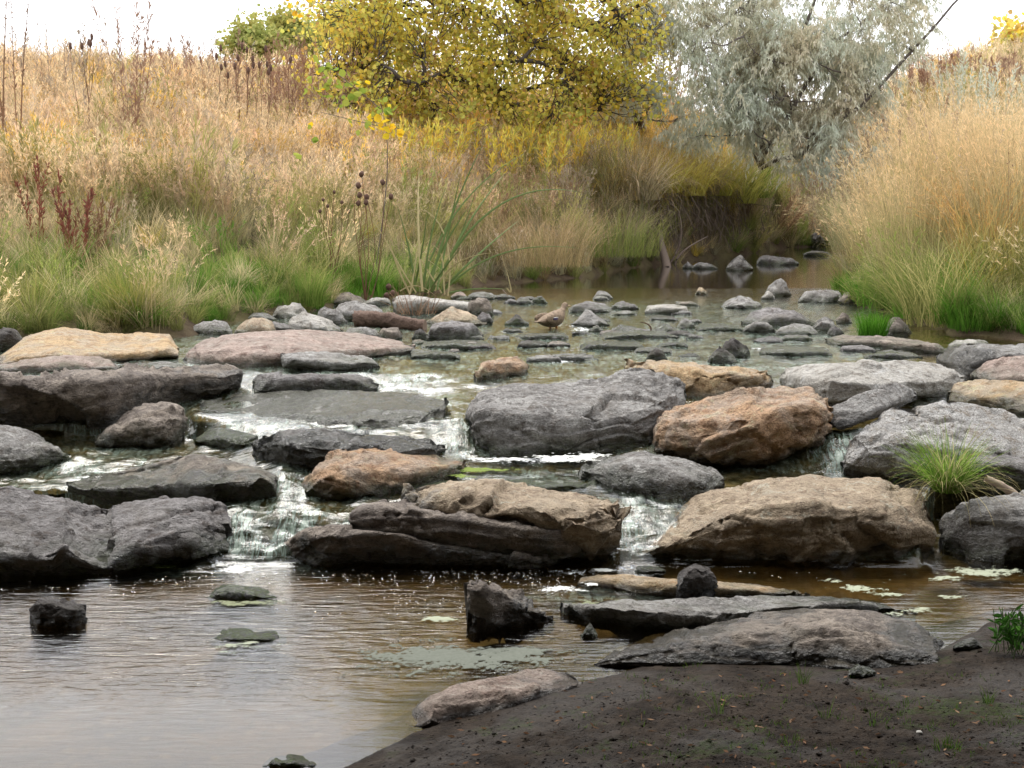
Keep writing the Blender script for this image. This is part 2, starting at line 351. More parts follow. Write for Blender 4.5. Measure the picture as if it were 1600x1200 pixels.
# ------------------------------------------------------------------ land: banks and hill
GT = {
 -900: [(3, .3), (6, .6), (9, .9), (14, 1.4), (19, 2.1), (24, 3.1), (30, 4.2), (60, 4.8), (420, 5)],
 -350: [(3, -.8), (9, -.5), (10.8, .3), (11.6, .8), (14, 1.2), (19, 2.05), (24, 3.1), (30, 4.2), (60, 4.8), (420, 5)],
 0: [(3, -.8), (9, -.5), (11.9, .3), (12.6, .79), (14.5, 1.15), (19, 2.0), (24, 3.1), (29, 4.1), (60, 4.6), (420, 5)],
 280: [(3, -.8), (9, -.5), (12.3, .3), (13.0, .77), (15, 1.15), (19.5, 2.0), (25, 3.1), (31, 4.1), (60, 4.6), (420, 5)],
 450: [(3, -.8), (9, -.5), (13.9, .3), (15.0, .8), (17, 1.15), (21, 2.0), (27, 3.1), (33, 4.1), (60, 4.6), (420, 5)],
 620: [(3, -.8), (9, -.5), (16.3, .3), (17.4, .79), (19, 1.15), (23, 2.0), (28, 3.0), (34, 4.0), (60, 4.6), (420, 5)],
 750: [(3, -.8), (9, -.5), (18, .3), (19.8, .74), (20.6, 1.0), (22, 1.4), (26, 2.3), (30, 3.1), (35, 3.8), (60, 4.4), (420, 5)],
 900: [(3, -.8), (9, -.5), (20, .4), (21.5, .74), (22.2, 1.0), (23.3, 1.5), (26, 2.3), (30, 3.0), (35, 3.7), (60, 4.4), (420, 5)],
 1225: [(3, -.8), (9, -.5), (31, .3), (33, .76), (36, 1.3), (39, 2.0), (43, 2.7), (50, 3.6), (60, 4.4), (420, 6)],
 1300: [(3, -.8), (9, -.5), (30, .4), (34, .6), (36, .8), (39, 1.4), (42, 2.1), (50, 3.6), (62, 5.0), (420, 6)],
 1312: [(3, -.8), (9, -.5), (17.6, .3), (18.4, .7), (20, .7), (30, .72), (38, 1.4), (50, 3.7), (62, 5.0), (420, 6)],
 1345: [(3, -.8), (9, -.5), (15.4, .3), (16.2, .74), (19, 1.0), (24, 1.35), (31, 1.8), (40, 2.9), (50, 4.2), (62, 5.5), (420, 7)],
 1420: [(3, -.8), (9, -.5), (13.7, .3), (14.5, .76), (17, 1.2), (22, 1.9), (30, 2.9), (40, 4.4), (60, 6.4), (420, 8)],
 1500: [(3, -.8), (9, -.5), (12.6, .3), (13.4, .78), (16, 1.3), (22, 2.3), (30, 3.5), (40, 5.0), (60, 6.8), (420, 8)],
 1700: [(3, -.8), (9, -.5), (11.3, .3), (12.4, .85), (16, 1.5), (22, 2.6), (30, 4.0), (40, 5.4), (60, 7), (420, 8)],
 2600: [(3, .3), (6, .6), (9, .8), (12, 1.0), (16, 1.7), (22, 2.8), (30, 4.2), (40, 5.4), (60, 7), (420, 8)],
}
for _p in range(930, 1206, 9):                                  # the undercut bank: a steep face that follows the curve of the pool
    e = float(np.interp(_p, [930, 960, 1030, 1130, 1170, 1205], [22.2, 23.4, 25.6, 28.4, 29.9, 31.8])); c = float(sstep(925, 965, _p)*sstep(1212, 1170, _p))
    GT[_p] = [(3, -.8), (9, -.5), (e-1.5, .3), (e, .73), (e+.5+.6*(1-c), 1.0), (e+.68+1.6*(1-c), 1.98), (e+2.6, 2.45), (e+6.6, 3.05), (e+10.5, 3.6), (60, 4.4), (420, 5)]
_gk = sorted(GT); _gc = [np.array(GT[k], float) for k in _gk]
def gz(px, Y, noise=True):
    px, Y = np.broadcast_arrays(np.asarray(px, float), np.asarray(Y, float))
    Z = np.stack([np.interp(Y, c[:, 0], c[:, 1]) for c in _gc])
    ka = np.array(_gk, float); j = np.clip(np.searchsorted(_gk, px)-1, 0, len(_gk)-2)
    t = np.clip((px-ka[j])/(ka[j+1]-ka[j]), 0, 1)
    z = np.take_along_axis(Z, j[None], 0)[0]*(1-t)+np.take_along_axis(Z, (j+1)[None], 0)[0]*t
    if noise:
        P = np.stack([Y*(px-800)/F, Y, np.zeros_like(Y)], -1)
        z = z+.10*fbm(P*.45, 3)*sstep(12, 16, Y)+.035*fbm(P*2.4, 2)
    return z
gpx = np.concatenate([np.arange(-3600, -900, 150.), np.arange(-900, 2600, 7.), np.arange(2600, 5200, 150.)])
gY = np.concatenate([np.linspace(3, 11, 12)[:-1], np.linspace(11, 36, 230), np.geomspace(36.5, 420, 50)])
A, B = np.meshgrid(gpx, gY, indexing='ij')
GZ = gz(A, B)
GV = np.stack([B*(A-800)/F, B, GZ], -1)
def soil_mat():
    t = NT('soil'); pos = t.geo(); n = t.noise(7, 6, .7); n2 = t.noise(1.3, 4)
    c = t.mix(n, (.035, .025, .017), (.12, .085, .055))
    c = t.mix(t.ramp(n2, .4, .6, 0, .6), c, (.13, .115, .05))
    return t.finish(t.pbr(c, .95, t.bump(n, 1, .06), .1))
soilm = soil_mat()
land = mesh_obj('ground', GV.reshape(-1, 3), grid_faces(len(gpx), len(gY)), soilm); tag(land, kind='structure')
# unseen ground behind and beside the standpoint, banked up to block low sky light
bx, by = np.meshgrid(np.linspace(-60, 60, 61), np.linspace(-60, 3.2, 40), indexing='ij')
bz = -.7+np.clip((-by-7)/9, 0, 1)**.8*5.5+np.clip((np.abs(bx)-9)/6, 0, 1)*3.2*sstep(5, -2, by)+.15*fbm(np.stack([bx*.4, by*.4, bx*0], -1), 3)
bz = np.where(by > 2.5, -.9, bz)
o = mesh_obj('raised_ground_behind', np.stack([bx, by, bz], -1).reshape(-1, 3), grid_faces(61, 40), soilm); tag(o, kind='structure')

# guessed deck, out of view, added over the standpoint to shade the mud and the camera side of the boulders
def box(V, Fc, x0, x1, y0, y1, z0, z1):
    b = len(V); V += [(x0, y0, z0), (x1, y0, z0), (x1, y1, z0), (x0, y1, z0), (x0, y0, z1), (x1, y0, z1), (x1, y1, z1), (x0, y1, z1)]
    Fc += [[b+i for i in f] for f in ((0, 3, 2, 1), (4, 5, 6, 7), (0, 1, 5, 4), (1, 2, 6, 5), (2, 3, 7, 6), (3, 0, 4, 7))]
conc = simple_mat('concrete', (.26, .25, .23), (.18, .17, .16), 6, .9)
V, Fc = [], []; box(V, Fc, -16, 16, -8, 5.9, 3.7, 4.5); box(V, Fc, -16, 16, 5.6, 6.0, 4.502, 5.4); box(V, Fc, -16, 16, -8.1, -7.7, 4.502, 5.4)
for x in (-11, 11): box(V, Fc, x-.6, x+.6, -7.5, 4.6, -.6, 3.698)
tag(mesh_obj('unseen_shade_bridge', V, Fc, conc, smooth=False), kind='structure')

# ------------------------------------------------------------------ mud bank in the foreground
_me = np.array([(300, 1330), (460, 1232), (540, 1200), (600, 1170), (660, 1140), (740, 1112), (880, 1074), (1000, 1044), (1150, 1032), (1300, 1040), (1420, 1030), (1480, 1012), (1540, 985), (1600, 972), (1700, 965), (2100, 960)], float)
mpx = np.arange(250, 2100, 3.5); mpy = np.concatenate([np.arange(1560, 1210, -6.), np.arange(1210, 925, -2.2)])
MX, MY = np.meshgrid(mpx, mpy, indexing='ij')
edge = np.interp(MX, _me[:, 0], _me[:, 1]); edge = edge+7*fbm(np.stack([MX*.02, MX*0, MX*0], -1), 3)
q = (MY-edge)
MZ = np.where(q > 0, .012+.26*(1-np.exp(-q/190.)), q*.004)
MZ = MZ+.05*blobs(MX, MY, [(1480, 985, 60, 22, .8), (1560, 975, 60, 18, 1)])
Yt = depth_on(MY, MZ); Yt = np.maximum.accumulate(Yt+np.arange(len(mpy))*1e-5, axis=1)
PM = np.stack([Yt*kx(MX, MY), Yt, MZ], -1)
inland = sstep(-4, 40, q)
foot = -np.clip(ridged(PM*np.array([7, 7, 7])+3, 2), 0, 1)*.010
PM[..., 2] += inland*(.016*fbm(PM*np.array([3, 4, 3]), 3)+.017*fbm(PM*17, 4, .6)+foot+.010*np.clip(fbm(PM*40, 3), -.1, 1))
def mud_mat():
    t = NT('mud'); pos = t.geo(); n, n2, n3 = t.noise(9, 6, .7), t.noise(55, 5, .7), t.noise(1.5, 4, .6, None, .6)
    c = t.mix(t.ramp(n, .3, .7), (.012, .008, .0055), (.046, .033, .023))
    c = t.mix(t.ramp(n2, .55, .75, 0, .7), c, (.016, .012, .010))
    c = t.mix(t.ramp(n3, .45, .65, 0, .5), c, (.05, .042, .037))
    v = t.voro(38); c = t.mix(t.ramp(v, .22, .08, 0, .8), c, (.014, .011, .009))
    moss = t.math('MULTIPLY', t.ramp(t.noise(3.1, 5, .7, None, .7), .54, .66), t.ramp(n2, .35, .6))
    c = t.mix(t.math('MULTIPLY', moss, .85), c, (.034, .050, .010))
    rough = t.ramp(n3, .47, .66, .85, .42)
    return t.finish(t.pbr(c, rough, t.bump(t.math('ADD', t.math('ADD', n, t.math('MULTIPLY', n2, .6)), t.math('MULTIPLY', t.ramp(v, 0, .3), .4)), .95, .03), .12))
mudm = mud_mat()
mud = mesh_obj('mud_bank', PM.reshape(-1, 3), grid_faces(len(mpx), len(mpy)), mudm); tag(mud, kind='structure')

# ------------------------------------------------------------------ boulders
ROCKS = []
def rock(label, mat, cols, s=.2, dk=None, rough=1., strata=.5, name='boulder', wet=.08, alg=.5, zb=None, seed=None, z0=0., under=.34):
    seed = len(ROCKS)*7+3 if seed is None else seed
    r = np.random.default_rng(seed)
    c = np.array(cols, float); hh = (c[:, 3]-c[:, 1]).max(); c[:, 0] = c[:, 0].mean()*0+(c[0, 0]+c[-1, 0])/2+(c[:, 0]-(c[0, 0]+c[-1, 0])/2)*1.035; c[:, 1] -= .045*hh; c[:, 2] -= .01*hh; w = c[-1, 0]-c[0, 0]
    M = int(np.clip(w/3.0, 12, 170)); N1, N2, N3 = [int(k) for k in (np.clip((c[:, 3]-c[:, 2]).max()/2.5, 6, 44), np.clip((c[:, 2]-c[:, 1]).max()/1.8, 8, 50), 7)]
    t = np.linspace(0, 1, M); te = .5-.5*np.cos(np.pi*t); t = .5*t+.5*te
    px = c[0, 0]+w*t
    yk, yc, yb = [np.interp(px, c[:, 0], c[:, i]) for i in (1, 2, 3)]
    hp = max(4, (yb-yk).max()); q = np.stack([px/w*7, px*0+seed*3.1, px*0], -1)
    taper = np.clip(np.minimum(t, 1-t)*8, 0, 1)
    yk = yk+fbm(q, 3)*hp*.035*taper; yc = yc+fbm(q+50, 4)*hp*.075*taper; yb = yb+fbm(q+90, 3)*hp*.03*taper
    yc = np.clip(yc, yk+1, yb-1)
    zB = wz(px, yb) if zb is None else np.full(M, zb); zB = zB+z0
    YB = depth_on(yb, zB)
    h = np.maximum(H0+YB*slope(yc)-zB, .01)
    wid = w/F*YB.mean()
    D = np.clip(.5*wid, .06, 1.1) if dk is None else dk
    e = np.clip(1-np.abs(2*t-1)**3.5, 0, 1)**.5
    YC = YB+(s-.12 if s < .5 else s)*h+.01+.10*D*(1-e); YK = YC+D*(.06+.94*e)
    zC = H0+YC*slope(yc); zK = H0+YK*slope(yk)
    kk = np.stack([kx(px, yb), kx(px, yb), kx(px, yc), kx(px, yk), kx(px, yk), kx(px, yk)], 1)
    low = zB-(max(.10, .25*h.max()) if h.max() > .09 else .035)
    YY = np.stack([YB+.04+.05*D, YB, YC, YK, YK+.22*D*e+.01, YK+.30*D*e+.02], 1)
    ZZ = np.stack([low, zB, zC, zK, (zK+low)/2, low], 1)
    par = np.concatenate([np.linspace(0, 1, 4)[:-1], 1+np.linspace(0, 1, N1)[:-1], 2+np.linspace(0, 1, N2)[:-1], 3+np.linspace(0, 1, N3)[:-1], [4, 5]]); 
    N = len(par); j = np.clip(par.astype(int), 0, 4); f = par-j
    Yg = YY[:, j]*(1-f)+YY[:, j+1]*f; Zg = ZZ[:, j]*(1-f)+ZZ[:, j+1]*f; Kg = kk[:, j]*(1-f)+kk[:, j+1]*f
    # bulge of the front face and gentle crown of the top
    bul = np.zeros(N); fm = (par >= 1) & (par <= 2); bul[fm] = np.sin((par[fm]-1)*np.pi)
    Yg = Yg-bul[None]*np.minimum(h*.10, .04)[:, None]
    uc = np.zeros(N); uc[par <= 2] = np.clip(1-(par[par <= 2]-1)/.75, 0, 1)**.8; uc[par < 1] = 1
    Yg = Yg+uc[None]*np.minimum(h*under, .16)[:, None]*(.7+.6*fbm(np.stack([px/w*6, px*0+seed, px*0], -1), 2))[:, None]
    P = np.stack([Yg*Kg, Yg, Zg], -1)
    for _ in range(1):                                         # round the edges a little
        Q = P.copy(); Q[:, 1:-1] = .25*P[:, :-2]+.5*P[:, 1:-1]+.25*P[:, 2:]
        Q[1:-1] = .25*Q[:-2]+.5*Q[1:-1]+.25*Q[2:]; P = .35*Q+.65*P
    size = float(min(wid, 2.2*h.max()+.02)); L = max(wid, h.max())
    # broken facets: shave the body with a few random planes
    ctr = P.reshape(-1, 3).mean(0)
    for _ in range(9 if L > .25 else 6):
        n = r.normal(size=3); n[1] -= .5; n[2] += .2; n /= np.linalg.norm(n)
        d = (P-ctr)@n; lim = np.quantile(d, r.uniform(.86, .965)); ex = np.clip(d-lim, 0, .07*size+.01)
        P = P-ex[..., None]*n*.95
    tx = np.gradient(P, axis=0); ty = np.gradient(P, axis=1); nr = np.cross(tx, ty); nr /= np.linalg.norm(nr, axis=-1)[..., None]+1e-9
    fr = nr[..., 1].copy()
    if (nr[:, N//2, 2]).mean() < 0: nr = -nr
    so = r.uniform(0, 60, 3); a = .028*size*rough+.002
    sn = np.array([r.uniform(-.35, .35), r.uniform(-.2, .3), 1.]); sn /= np.linalg.norm(sn)
    w3 = P+.06*L*np.stack([fbm(P*3+so, 2), fbm(P*3+so+9, 2), fbm(P*3+so+19, 2)], -1)
    qs = (w3@sn)/(.045+.05*size)+fbm(P*2+so, 2)*1.2
    saw = qs-np.floor(qs); saw = np.where(saw < .82, saw/.82, (1-saw)/.18)-.5
    PW = P+.05*L*np.stack([fbm(P*(5/L)+so+3, 2), fbm(P*(5/L)+so+13, 2), fbm(P*(5/L)+so+23, 2)], -1)
    f1, g1 = facets(PW*np.array([1, 1, 1.5])*(2.6/L)+so, 1); f2, g2 = facets(PW*np.array([1, 1, 1.7])*(7.5/L)+so, 2); f3, g3 = facets((P+.02*L*fbm(P*(14/L)+so, 2)[..., None])*np.array([1, 1, 2.4])*(19/L)+so, 5)
    msk = sstep(-.15, .35, fbm(P*(3/L)+so, 2)); d = a*(.8*fbm(P*(2.2/L)+so, 3)+1.9*f1+1.05*f2*(.35+.65*msk)+.42*f3*msk-1.1*np.clip(1-g1/.07, 0, 1)*sstep(.0, .3, fbm(P*(3/L)+so+30, 2))-.5*np.clip(1-g2/.10, 0, 1)*msk+.45*fbm(P*16+so, 4, .6))+strata*.010*saw*(size/.35+.3)*sstep(-.5, .3, fbm(P*2.3+so+7, 2))
    d = d+.0035*fbm(P*48+so, 2)
    P = P+nr*d[..., None]
    hgt = P[..., 2]-zB[:, None]; wet = max(wet, (.42 if mat in ('dark', 'black', 'brown') else .20)*h.max())  # damp waterline, raised up the rock to paint shade on dark fronts
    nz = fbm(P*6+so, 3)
    wet_shade = 1-sstep(wet*.55, wet*1.3+.01, hgt+nz*wet*1.3)
    al = alg*(1-sstep(0, wet*1.5+.05, hgt+nz*.09))
    V = P.reshape(-1, 3); base = np.array([V[:, 0].mean(), V[:, 1].mean(), float(zB.mean())])
    Fq = grid_faces(M, N)
    me_f = [tuple(x) for x in Fq.tolist()]+[tuple(range(N-1, -1, -1)), tuple((M-1)*N+i for i in range(N))]
    me_f += [(i*N, i*N+N-1, (i+1)*N+N-1, (i+1)*N) for i in range(M-1)]
    o = mesh_obj(name, V-base, me_f, MR[mat], attrs={'wet': wet_shade.ravel(), 'algae': al.ravel()}, loc=base)
    tag(o, label, 'rock'); ROCKS.append(o)
    return o
def srock(label, mat, x0, x1, yt, yb, pk=.45, cf=.45, name='rock', slabby=.0, **k):
    """smaller stone from its box in the photograph; pk = where its peak lies, cf = how far down its top face reaches"""
    r = np.random.default_rng(int(x0*3+yt)); w, h = x1-x0, yb-yt
    pk = float(np.clip(pk+r.uniform(-.06, .06), .15, .85)); pl, pr = pk*r.uniform(.3, .6), pk+(1-pk)*r.uniform(.4, .75)
    if slabby: pl, pr = pk*(.5-.4*slabby), 1-(1-pk)*(.5-.4*slabby)
    hl, hr = r.uniform(.55, .9)*(1-slabby)+slabby*.95, r.uniform(.5, .9)*(1-slabby)+slabby*.88
    cols = []
    for f, prof in ((0, .18), (pl, hl), (pk, 1), (pr, hr), (1, .15)):
        top = yb-h*prof; bot = max(yb-h*(.22*abs(2*f-1)**2)*r.uniform(.4, 1.2), top+2)
        c2 = float(np.clip(cf*r.uniform(.55, 1.35), .1, .85)); cols.append((x0+w*f, top, top+(bot-top)*c2, bot))
    k.setdefault('wet', .035)
    return rock(label, mat, cols, name=name, **k)

# --- front row
rock('huge dark wet boulder filling the left end of the front row', 'dark', [(-120, 765, 860, 905), (0, 764, 864, 905), (67, 772, 868, 903), (101, 776, 856, 903), (135, 782, 882, 901), (170, 786, 888, 899), (215, 782, 850, 893), (270, 778, 828, 886), (310, 783, 842, 880), (345, 795, 848, 874), (357, 812, 850, 866)], s=-.2, dk=.75, rough=1.5, wet=.10, strata=.3)
rock('low dark slab along the waterline at the front of the middle pile', 'brown', [(436, 876, 878, 884), (455, 848, 854, 886), (488, 827, 833, 887), (550, 824, 830, 887), (612, 822, 834, 888), (690, 826, 852, 888), (800, 836, 870, 888), (890, 858, 880, 886)], s=.05, dk=.35, wet=.10, alg=.3)
rock('slanting brown slab with a flat wet top in the middle of the front pile', 'brown', [(545, 806, 812, 850), (575, 784, 802, 862), (612, 780, 797, 872), (700, 784, 812, 880), (800, 798, 824, 885), (885, 822, 834, 886), (945, 850, 862, 884)], s=.12, dk=.4, strata=.9, wet=.08)
rock('square topped tan and black block above the right end of the front pile', 'tan', [(625, 767, 774, 800), (680, 762, 779, 830), (740, 757, 786, 850), (800, 757, 792, 862), (860, 760, 796, 880), (920, 768, 788, 887), (955, 776, 790, 885), (971, 796, 808, 872)], s=-.08, dk=.5, rough=1.3, wet=.14, alg=.3)
rock('broad smooth tan boulder at the right of the front row', 'tan', [(980, 856, 864, 880), (1005, 836, 852, 885), (1040, 802, 842, 886), (1080, 785, 832, 887), (1130, 770, 808, 888), (1200, 758, 795, 890), (1280, 748, 790, 890), (1340, 747, 795, 887), (1400, 751, 805, 880), (1447, 760, 812, 872), (1463, 782, 822, 862)], s=.45, dk=.62, rough=.8, strata=.35, wet=.05, alg=.35)
rock('plain grey boulder cut by the right edge just right of the hanging grass', 'grey', [(1478, 812, 822, 862), (1498, 780, 805, 872), (1520, 768, 800, 878), (1560, 762, 800, 884), (1620, 764, 805, 887), (1720, 780, 810, 887)], s=.5, dk=.6, rough=.8, wet=.05)
# --- second row
rock('mossy rounded rock with a dark hollow, just behind the huge dark boulder', 'brown', [(103, 754, 762, 775), (150, 743, 766, 782), (200, 738, 762, 785), (250, 722, 760, 786), (300, 715, 750, 788), (350, 718, 753, 789), (400, 734, 752, 788), (425, 748, 762, 782), (431, 760, 767, 776)], s=-.1, dk=.45, alg=.55, wet=.16, strata=.8)
rock('light grey brown rock with a tapering right end at the left edge', 'grey', [(-90, 660, 695, 744), (0, 667, 702, 745), (40, 673, 706, 742), (70, 688, 706, 735), (95, 698, 709, 722), (110, 705, 711, 716)], s=.1, dk=.4, alg=.8)
rock('long straight dark ledge with a black hollow in its front', 'brown', [(-120, 585, 594, 672), (0, 586, 598, 670), (60, 588, 603, 679), (100, 586, 601, 683), (140, 585, 597, 681), (165, 585, 596, 673), (212, 584, 592, 656), (230, 583, 592, 645), (280, 581, 590, 626), (330, 580, 590, 622), (370, 583, 592, 617), (390, 589, 596, 608)], s=-.05, dk=.34, rough=1.2, wet=.06, strata=.3, alg=.15)
rock('blocky grey brown rock beside the tiny waterfall on the left', 'brown', [(152, 689, 692, 697), (175, 668, 676, 699), (200, 645, 662, 700), (235, 632, 656, 701), (270, 634, 657, 700), (287, 644, 662, 697), (293, 660, 670, 690)], s=.35, dk=.3, alg=.4)
rock('low dark ledge rock right of the long straight ledge', 'dark', [(392, 590, 600, 612), (420, 586, 592, 619), (460, 584, 592, 621), (520, 583, 591, 619), (560, 588, 597, 617), (592, 597, 603, 612)], s=.1, dk=.25, wet=.08)
rock('wet layered black rock under the sliding sheet of water, centre left', 'dark', [(396, 692, 696, 715), (410, 684, 692, 722), (450, 673, 692, 728), (500, 668, 694, 735), (560, 674, 700, 737), (620, 684, 706, 737), (670, 688, 704, 730), (698, 692, 698, 717), (706, 694, 698, 707)], s=-.35, dk=.30, rough=1.3, strata=1.2, wet=.3, alg=.2)
rock('small half drowned rock left of the wet black layered rock', 'dark', [(303, 682, 687, 696), (340, 669, 684, 699), (380, 673, 686, 699), (402, 682, 689, 696)], s=.1, dk=.2, alg=.8, wet=.15)
rock('orange pink pitted rock in front of the wet black layered rock', 'orange', [(474, 768, 773, 783), (488, 736, 756, 786), (520, 708, 746, 785), (570, 700, 742, 781), (620, 702, 737, 769), (670, 710, 731, 756), (715, 719, 729, 743), (737, 727, 733, 739)], s=.3, dk=.42, rough=1.1, strata=.9, wet=.06, alg=.7)
rock('biggest grey boulder in the middle, cracked and layered, behind the line of foam', 'grey', [(722, 652, 662, 692), (735, 620, 652, 708), (760, 605, 642, 713), (800, 600, 650, 716), (850, 600, 655, 717), (900, 600, 656, 716), (940, 586, 650, 713), (975, 574, 640, 708), (1010, 578, 632, 700), (1040, 595, 622, 682), (1060, 614, 628, 652), (1071, 628, 634, 642)], s=.5, dk=.75, rough=1.15, strata=1.1, wet=.07, alg=.6)
rock('small knobby orange rock standing in the riffle above the biggest grey boulder', 'orange', [(742, 588, 591, 597), (758, 562, 572, 595), (785, 553, 566, 591), (810, 558, 568, 586), (827, 569, 574, 581)], s=.4, dk=.22, rough=1.2, wet=.03)
rock('flat golden orange rock between the biggest grey boulder and the long pale one', 'golden', [(983, 566, 572, 584), (1010, 563, 580, 606), (1050, 567, 588, 619), (1100, 570, 590, 626), (1150, 573, 589, 623), (1185, 577, 590, 613), (1202, 583, 592, 602)], s=.15, dk=.32, rough=1.1, wet=.05, strata=.8, alg=.3)
rock('large orange brown fractured boulder right of the middle', 'orange', [(1001, 690, 698, 708), (1012, 656, 670, 713), (1040, 643, 662, 716), (1085, 640, 666, 729), (1120, 628, 660, 737), (1170, 615, 652, 740), (1220, 608, 642, 730), (1265, 610, 636, 717), (1285, 625, 642, 702), (1294, 642, 656, 682)], s=.2, dk=.5, rough=.95, strata=.7, wet=.05, alg=.3)
rock('long low pale boulder lying behind the tilted grey slab', 'pale', [(1222, 582, 588, 600), (1260, 574, 592, 627), (1300, 571, 596, 640), (1350, 566, 600, 641), (1400, 565, 598, 633), (1450, 569, 592, 626), (1485, 578, 596, 620), (1504, 590, 600, 612)], s=.35, dk=.45, rough=.7, strata=.4, wet=.04)
rock('smooth grey slab tilted up to the right between the orange boulder and the granite one', 'grey', [(1286, 644, 652, 662), (1310, 634, 654, 666), (1340, 618, 649, 662), (1380, 603, 634, 650), (1415, 594, 618, 634), (1434, 603, 611, 625)], s=.05, dk=.22, rough=.5, strata=.3, wet=.02, alg=0, z0=.03)
rock('large rounded speckled granite boulder at the right, above the grass tuft', 'granite', [(1308, 726, 735, 746), (1320, 690, 716, 751), (1345, 655, 700, 753), (1390, 632, 694, 753), (1440, 630, 692, 751), (1500, 634, 700, 746), (1560, 640, 708, 745), (1600, 648, 709, 743), (1700, 660, 712, 740)], s=.4, dk=.5, rough=.8, strata=.3, wet=.05, alg=.25)
rock('dark low rock tucked under the granite boulder at the right edge', 'dark', [(1500, 714, 722, 746), (1540, 710, 724, 757), (1600, 716, 730, 760), (1690, 722, 736, 760)], s=.2, dk=.25, rough=.8, z0=.0)
rock('grey slab with a black underside at the top of the right hand pile', 'grey', [(1462, 556, 560, 566), (1480, 546, 563, 573), (1510, 541, 562, 590), (1560, 540, 557, 596), (1610, 541, 555, 594), (1700, 545, 560, 590)], s=-.5, dk=.45, rough=.9, wet=.2, alg=.1)
rock('pinkish rock cut by the right edge, just below the slab with the black underside', 'pink', [(1520, 589, 593, 600), (1545, 570, 592, 607), (1580, 560, 588, 612), (1620, 556, 588, 614), (1700, 560, 590, 610)], s=.2, dk=.3)
rock('cream and tan rock cut by the right edge, lowest of the right hand pile', 'golden', [(1477, 613, 619, 628), (1500, 597, 616, 633), (1540, 592, 620, 640), (1600, 597, 628, 650), (1700, 605, 632, 650)], s=.3, dk=.3, rough=1.1)
rock('sloping grey brown rock half awash between the foam and the tan front boulder', 'grey', [(903, 736, 739, 746), (940, 716, 729, 757), (980, 709, 727, 771), (1030, 712, 738, 783), (1080, 725, 750, 785), (1110, 738, 758, 781), (1127, 752, 763, 775)], s=.8, dk=.4, rough=1.1, wet=.09, alg=.4)
srock('dark rounded stone, right one of the touching dark pair in the riffle', 'black', 1128, 1173, 527, 560, .4, .4)
srock('dark wedge shaped stone, left one of the touching dark pair in the riffle', 'black', 1106, 1150, 541, 571, .4, .35)
srock('small pointed black stone in the riffle behind the golden orange rock', 'black', 1010, 1042, 545, 567, .35, .3)
# --- foreground
rock('dark wedge shaped stone standing in the near pool, tallest on its left side', 'brown', [(724, 910, 922, 994), (736, 905, 913, 1001), (760, 911, 922, 997), (790, 924, 933, 987), (820, 937, 948, 980), (850, 951, 960, 974), (870, 965, 968, 972)], s=.12, dk=.22, rough=1.2, wet=.08, alg=.1, strata=1, seed=5)
rock('small dark block lying alone at the left of the near pool', 'black', [(50, 950, 956, 974), (60, 933, 944, 981), (95, 939, 949, 983), (120, 942, 952, 979), (132, 946, 954, 971)], s=-.1, dk=.14, rough=1.2, wet=.05, alg=.1)
rock('small black triangular stone perched on the tan flat rock in the near pool', 'black', [(1056, 914, 918, 932), (1066, 894, 900, 935), (1086, 883, 888, 936), (1108, 887, 893, 934), (1119, 900, 905, 928)], s=.15, dk=.12, wet=.02, alg=0, z0=.02)
rock('thin tan flat rock breaking the surface behind the black triangular stone', 'golden', [(905, 906, 908, 912), (940, 899, 906, 916), (1000, 901, 912, 929), (1060, 905, 916, 934), (1120, 909, 919, 934), (1180, 916, 923, 933), (1275, 929, 932, 936)], s=.1, dk=.14, rough=.9, wet=.02, alg=.3)
rock('long low grey slab reaching from the near pool to the mud', 'grey', [(878, 953, 957, 962), (920, 945, 958, 982), (960, 939, 952, 981), (1010, 937, 954, 985), (1060, 935, 960, 990), (1120, 932, 960, 988), (1200, 930, 948, 972), (1300, 932, 942, 962), (1380, 940, 946, 957), (1425, 950, 953, 957)], s=.05, dk=.30, rough=1., strata=.9, wet=.03, alg=.4)
rock('wide flat brown rock sloping out of the mud on the right', 'brown', [(890, 1027, 1030, 1035), (960, 1017, 1023, 1036), (1020, 1000, 1012, 1038), (1100, 976, 997, 1040), (1180, 961, 990, 1044), (1240, 955, 985, 1044), (1310, 955, 984, 1048), (1360, 956, 1004, 1050), (1420, 974, 1016, 1046), (1470, 1000, 1024, 1040), (1494, 1020, 1026, 1034)], s=.9, dk=.42, rough=.9, strata=1.1, wet=.015, alg=.15, zb=.02)
rock('flat tapering brown rock on the left edge of the mud', 'pink', [(636, 1128, 1132, 1139), (670, 1090, 1106, 1138), (700, 1068, 1088, 1134), (760, 1051, 1082, 1122), (820, 1048, 1074, 1104), (880, 1056, 1070, 1088), (922, 1068, 1072, 1078)], s=.8, dk=.25, rough=.7, strata=.6, wet=.015, alg=.15, zb=.01)
srock('low algae covered rock awash in the near pool, nearest the big white splash', 'dark', 325, 432, 915, 938, .35, .6, alg=1., wet=.08, slabby=.5)
srock('low mossy rock awash in the middle of the near pool', 'dark', 328, 446, 981, 1003, .55, .6, alg=1., wet=.08, slabby=.4)
srock('low dark mossy stone awash at the bottom edge of the photo', 'dark', 412, 502, 1181, 1200, .5, .6, alg=1., wet=.08, slabby=.5)
srock('tiny dark stone at the left tip of the long low grey slab', 'black', 908, 932, 974, 998, .5, .4)
srock('small dark stone sticking out of the mud under the wide flat brown rock', 'black', 1325, 1368, 1034, 1056, .5, .5, zb=.05)
srock('small dark pebble in the mud left of the leafy green plant', 'black', 1490, 1535, 995, 1014, .6, .5, zb=.05)
srock('low wet rock behind the small black triangular stone in the pool', 'dark', 990, 1040, 882, 896, .5, .5, slabby=.5)
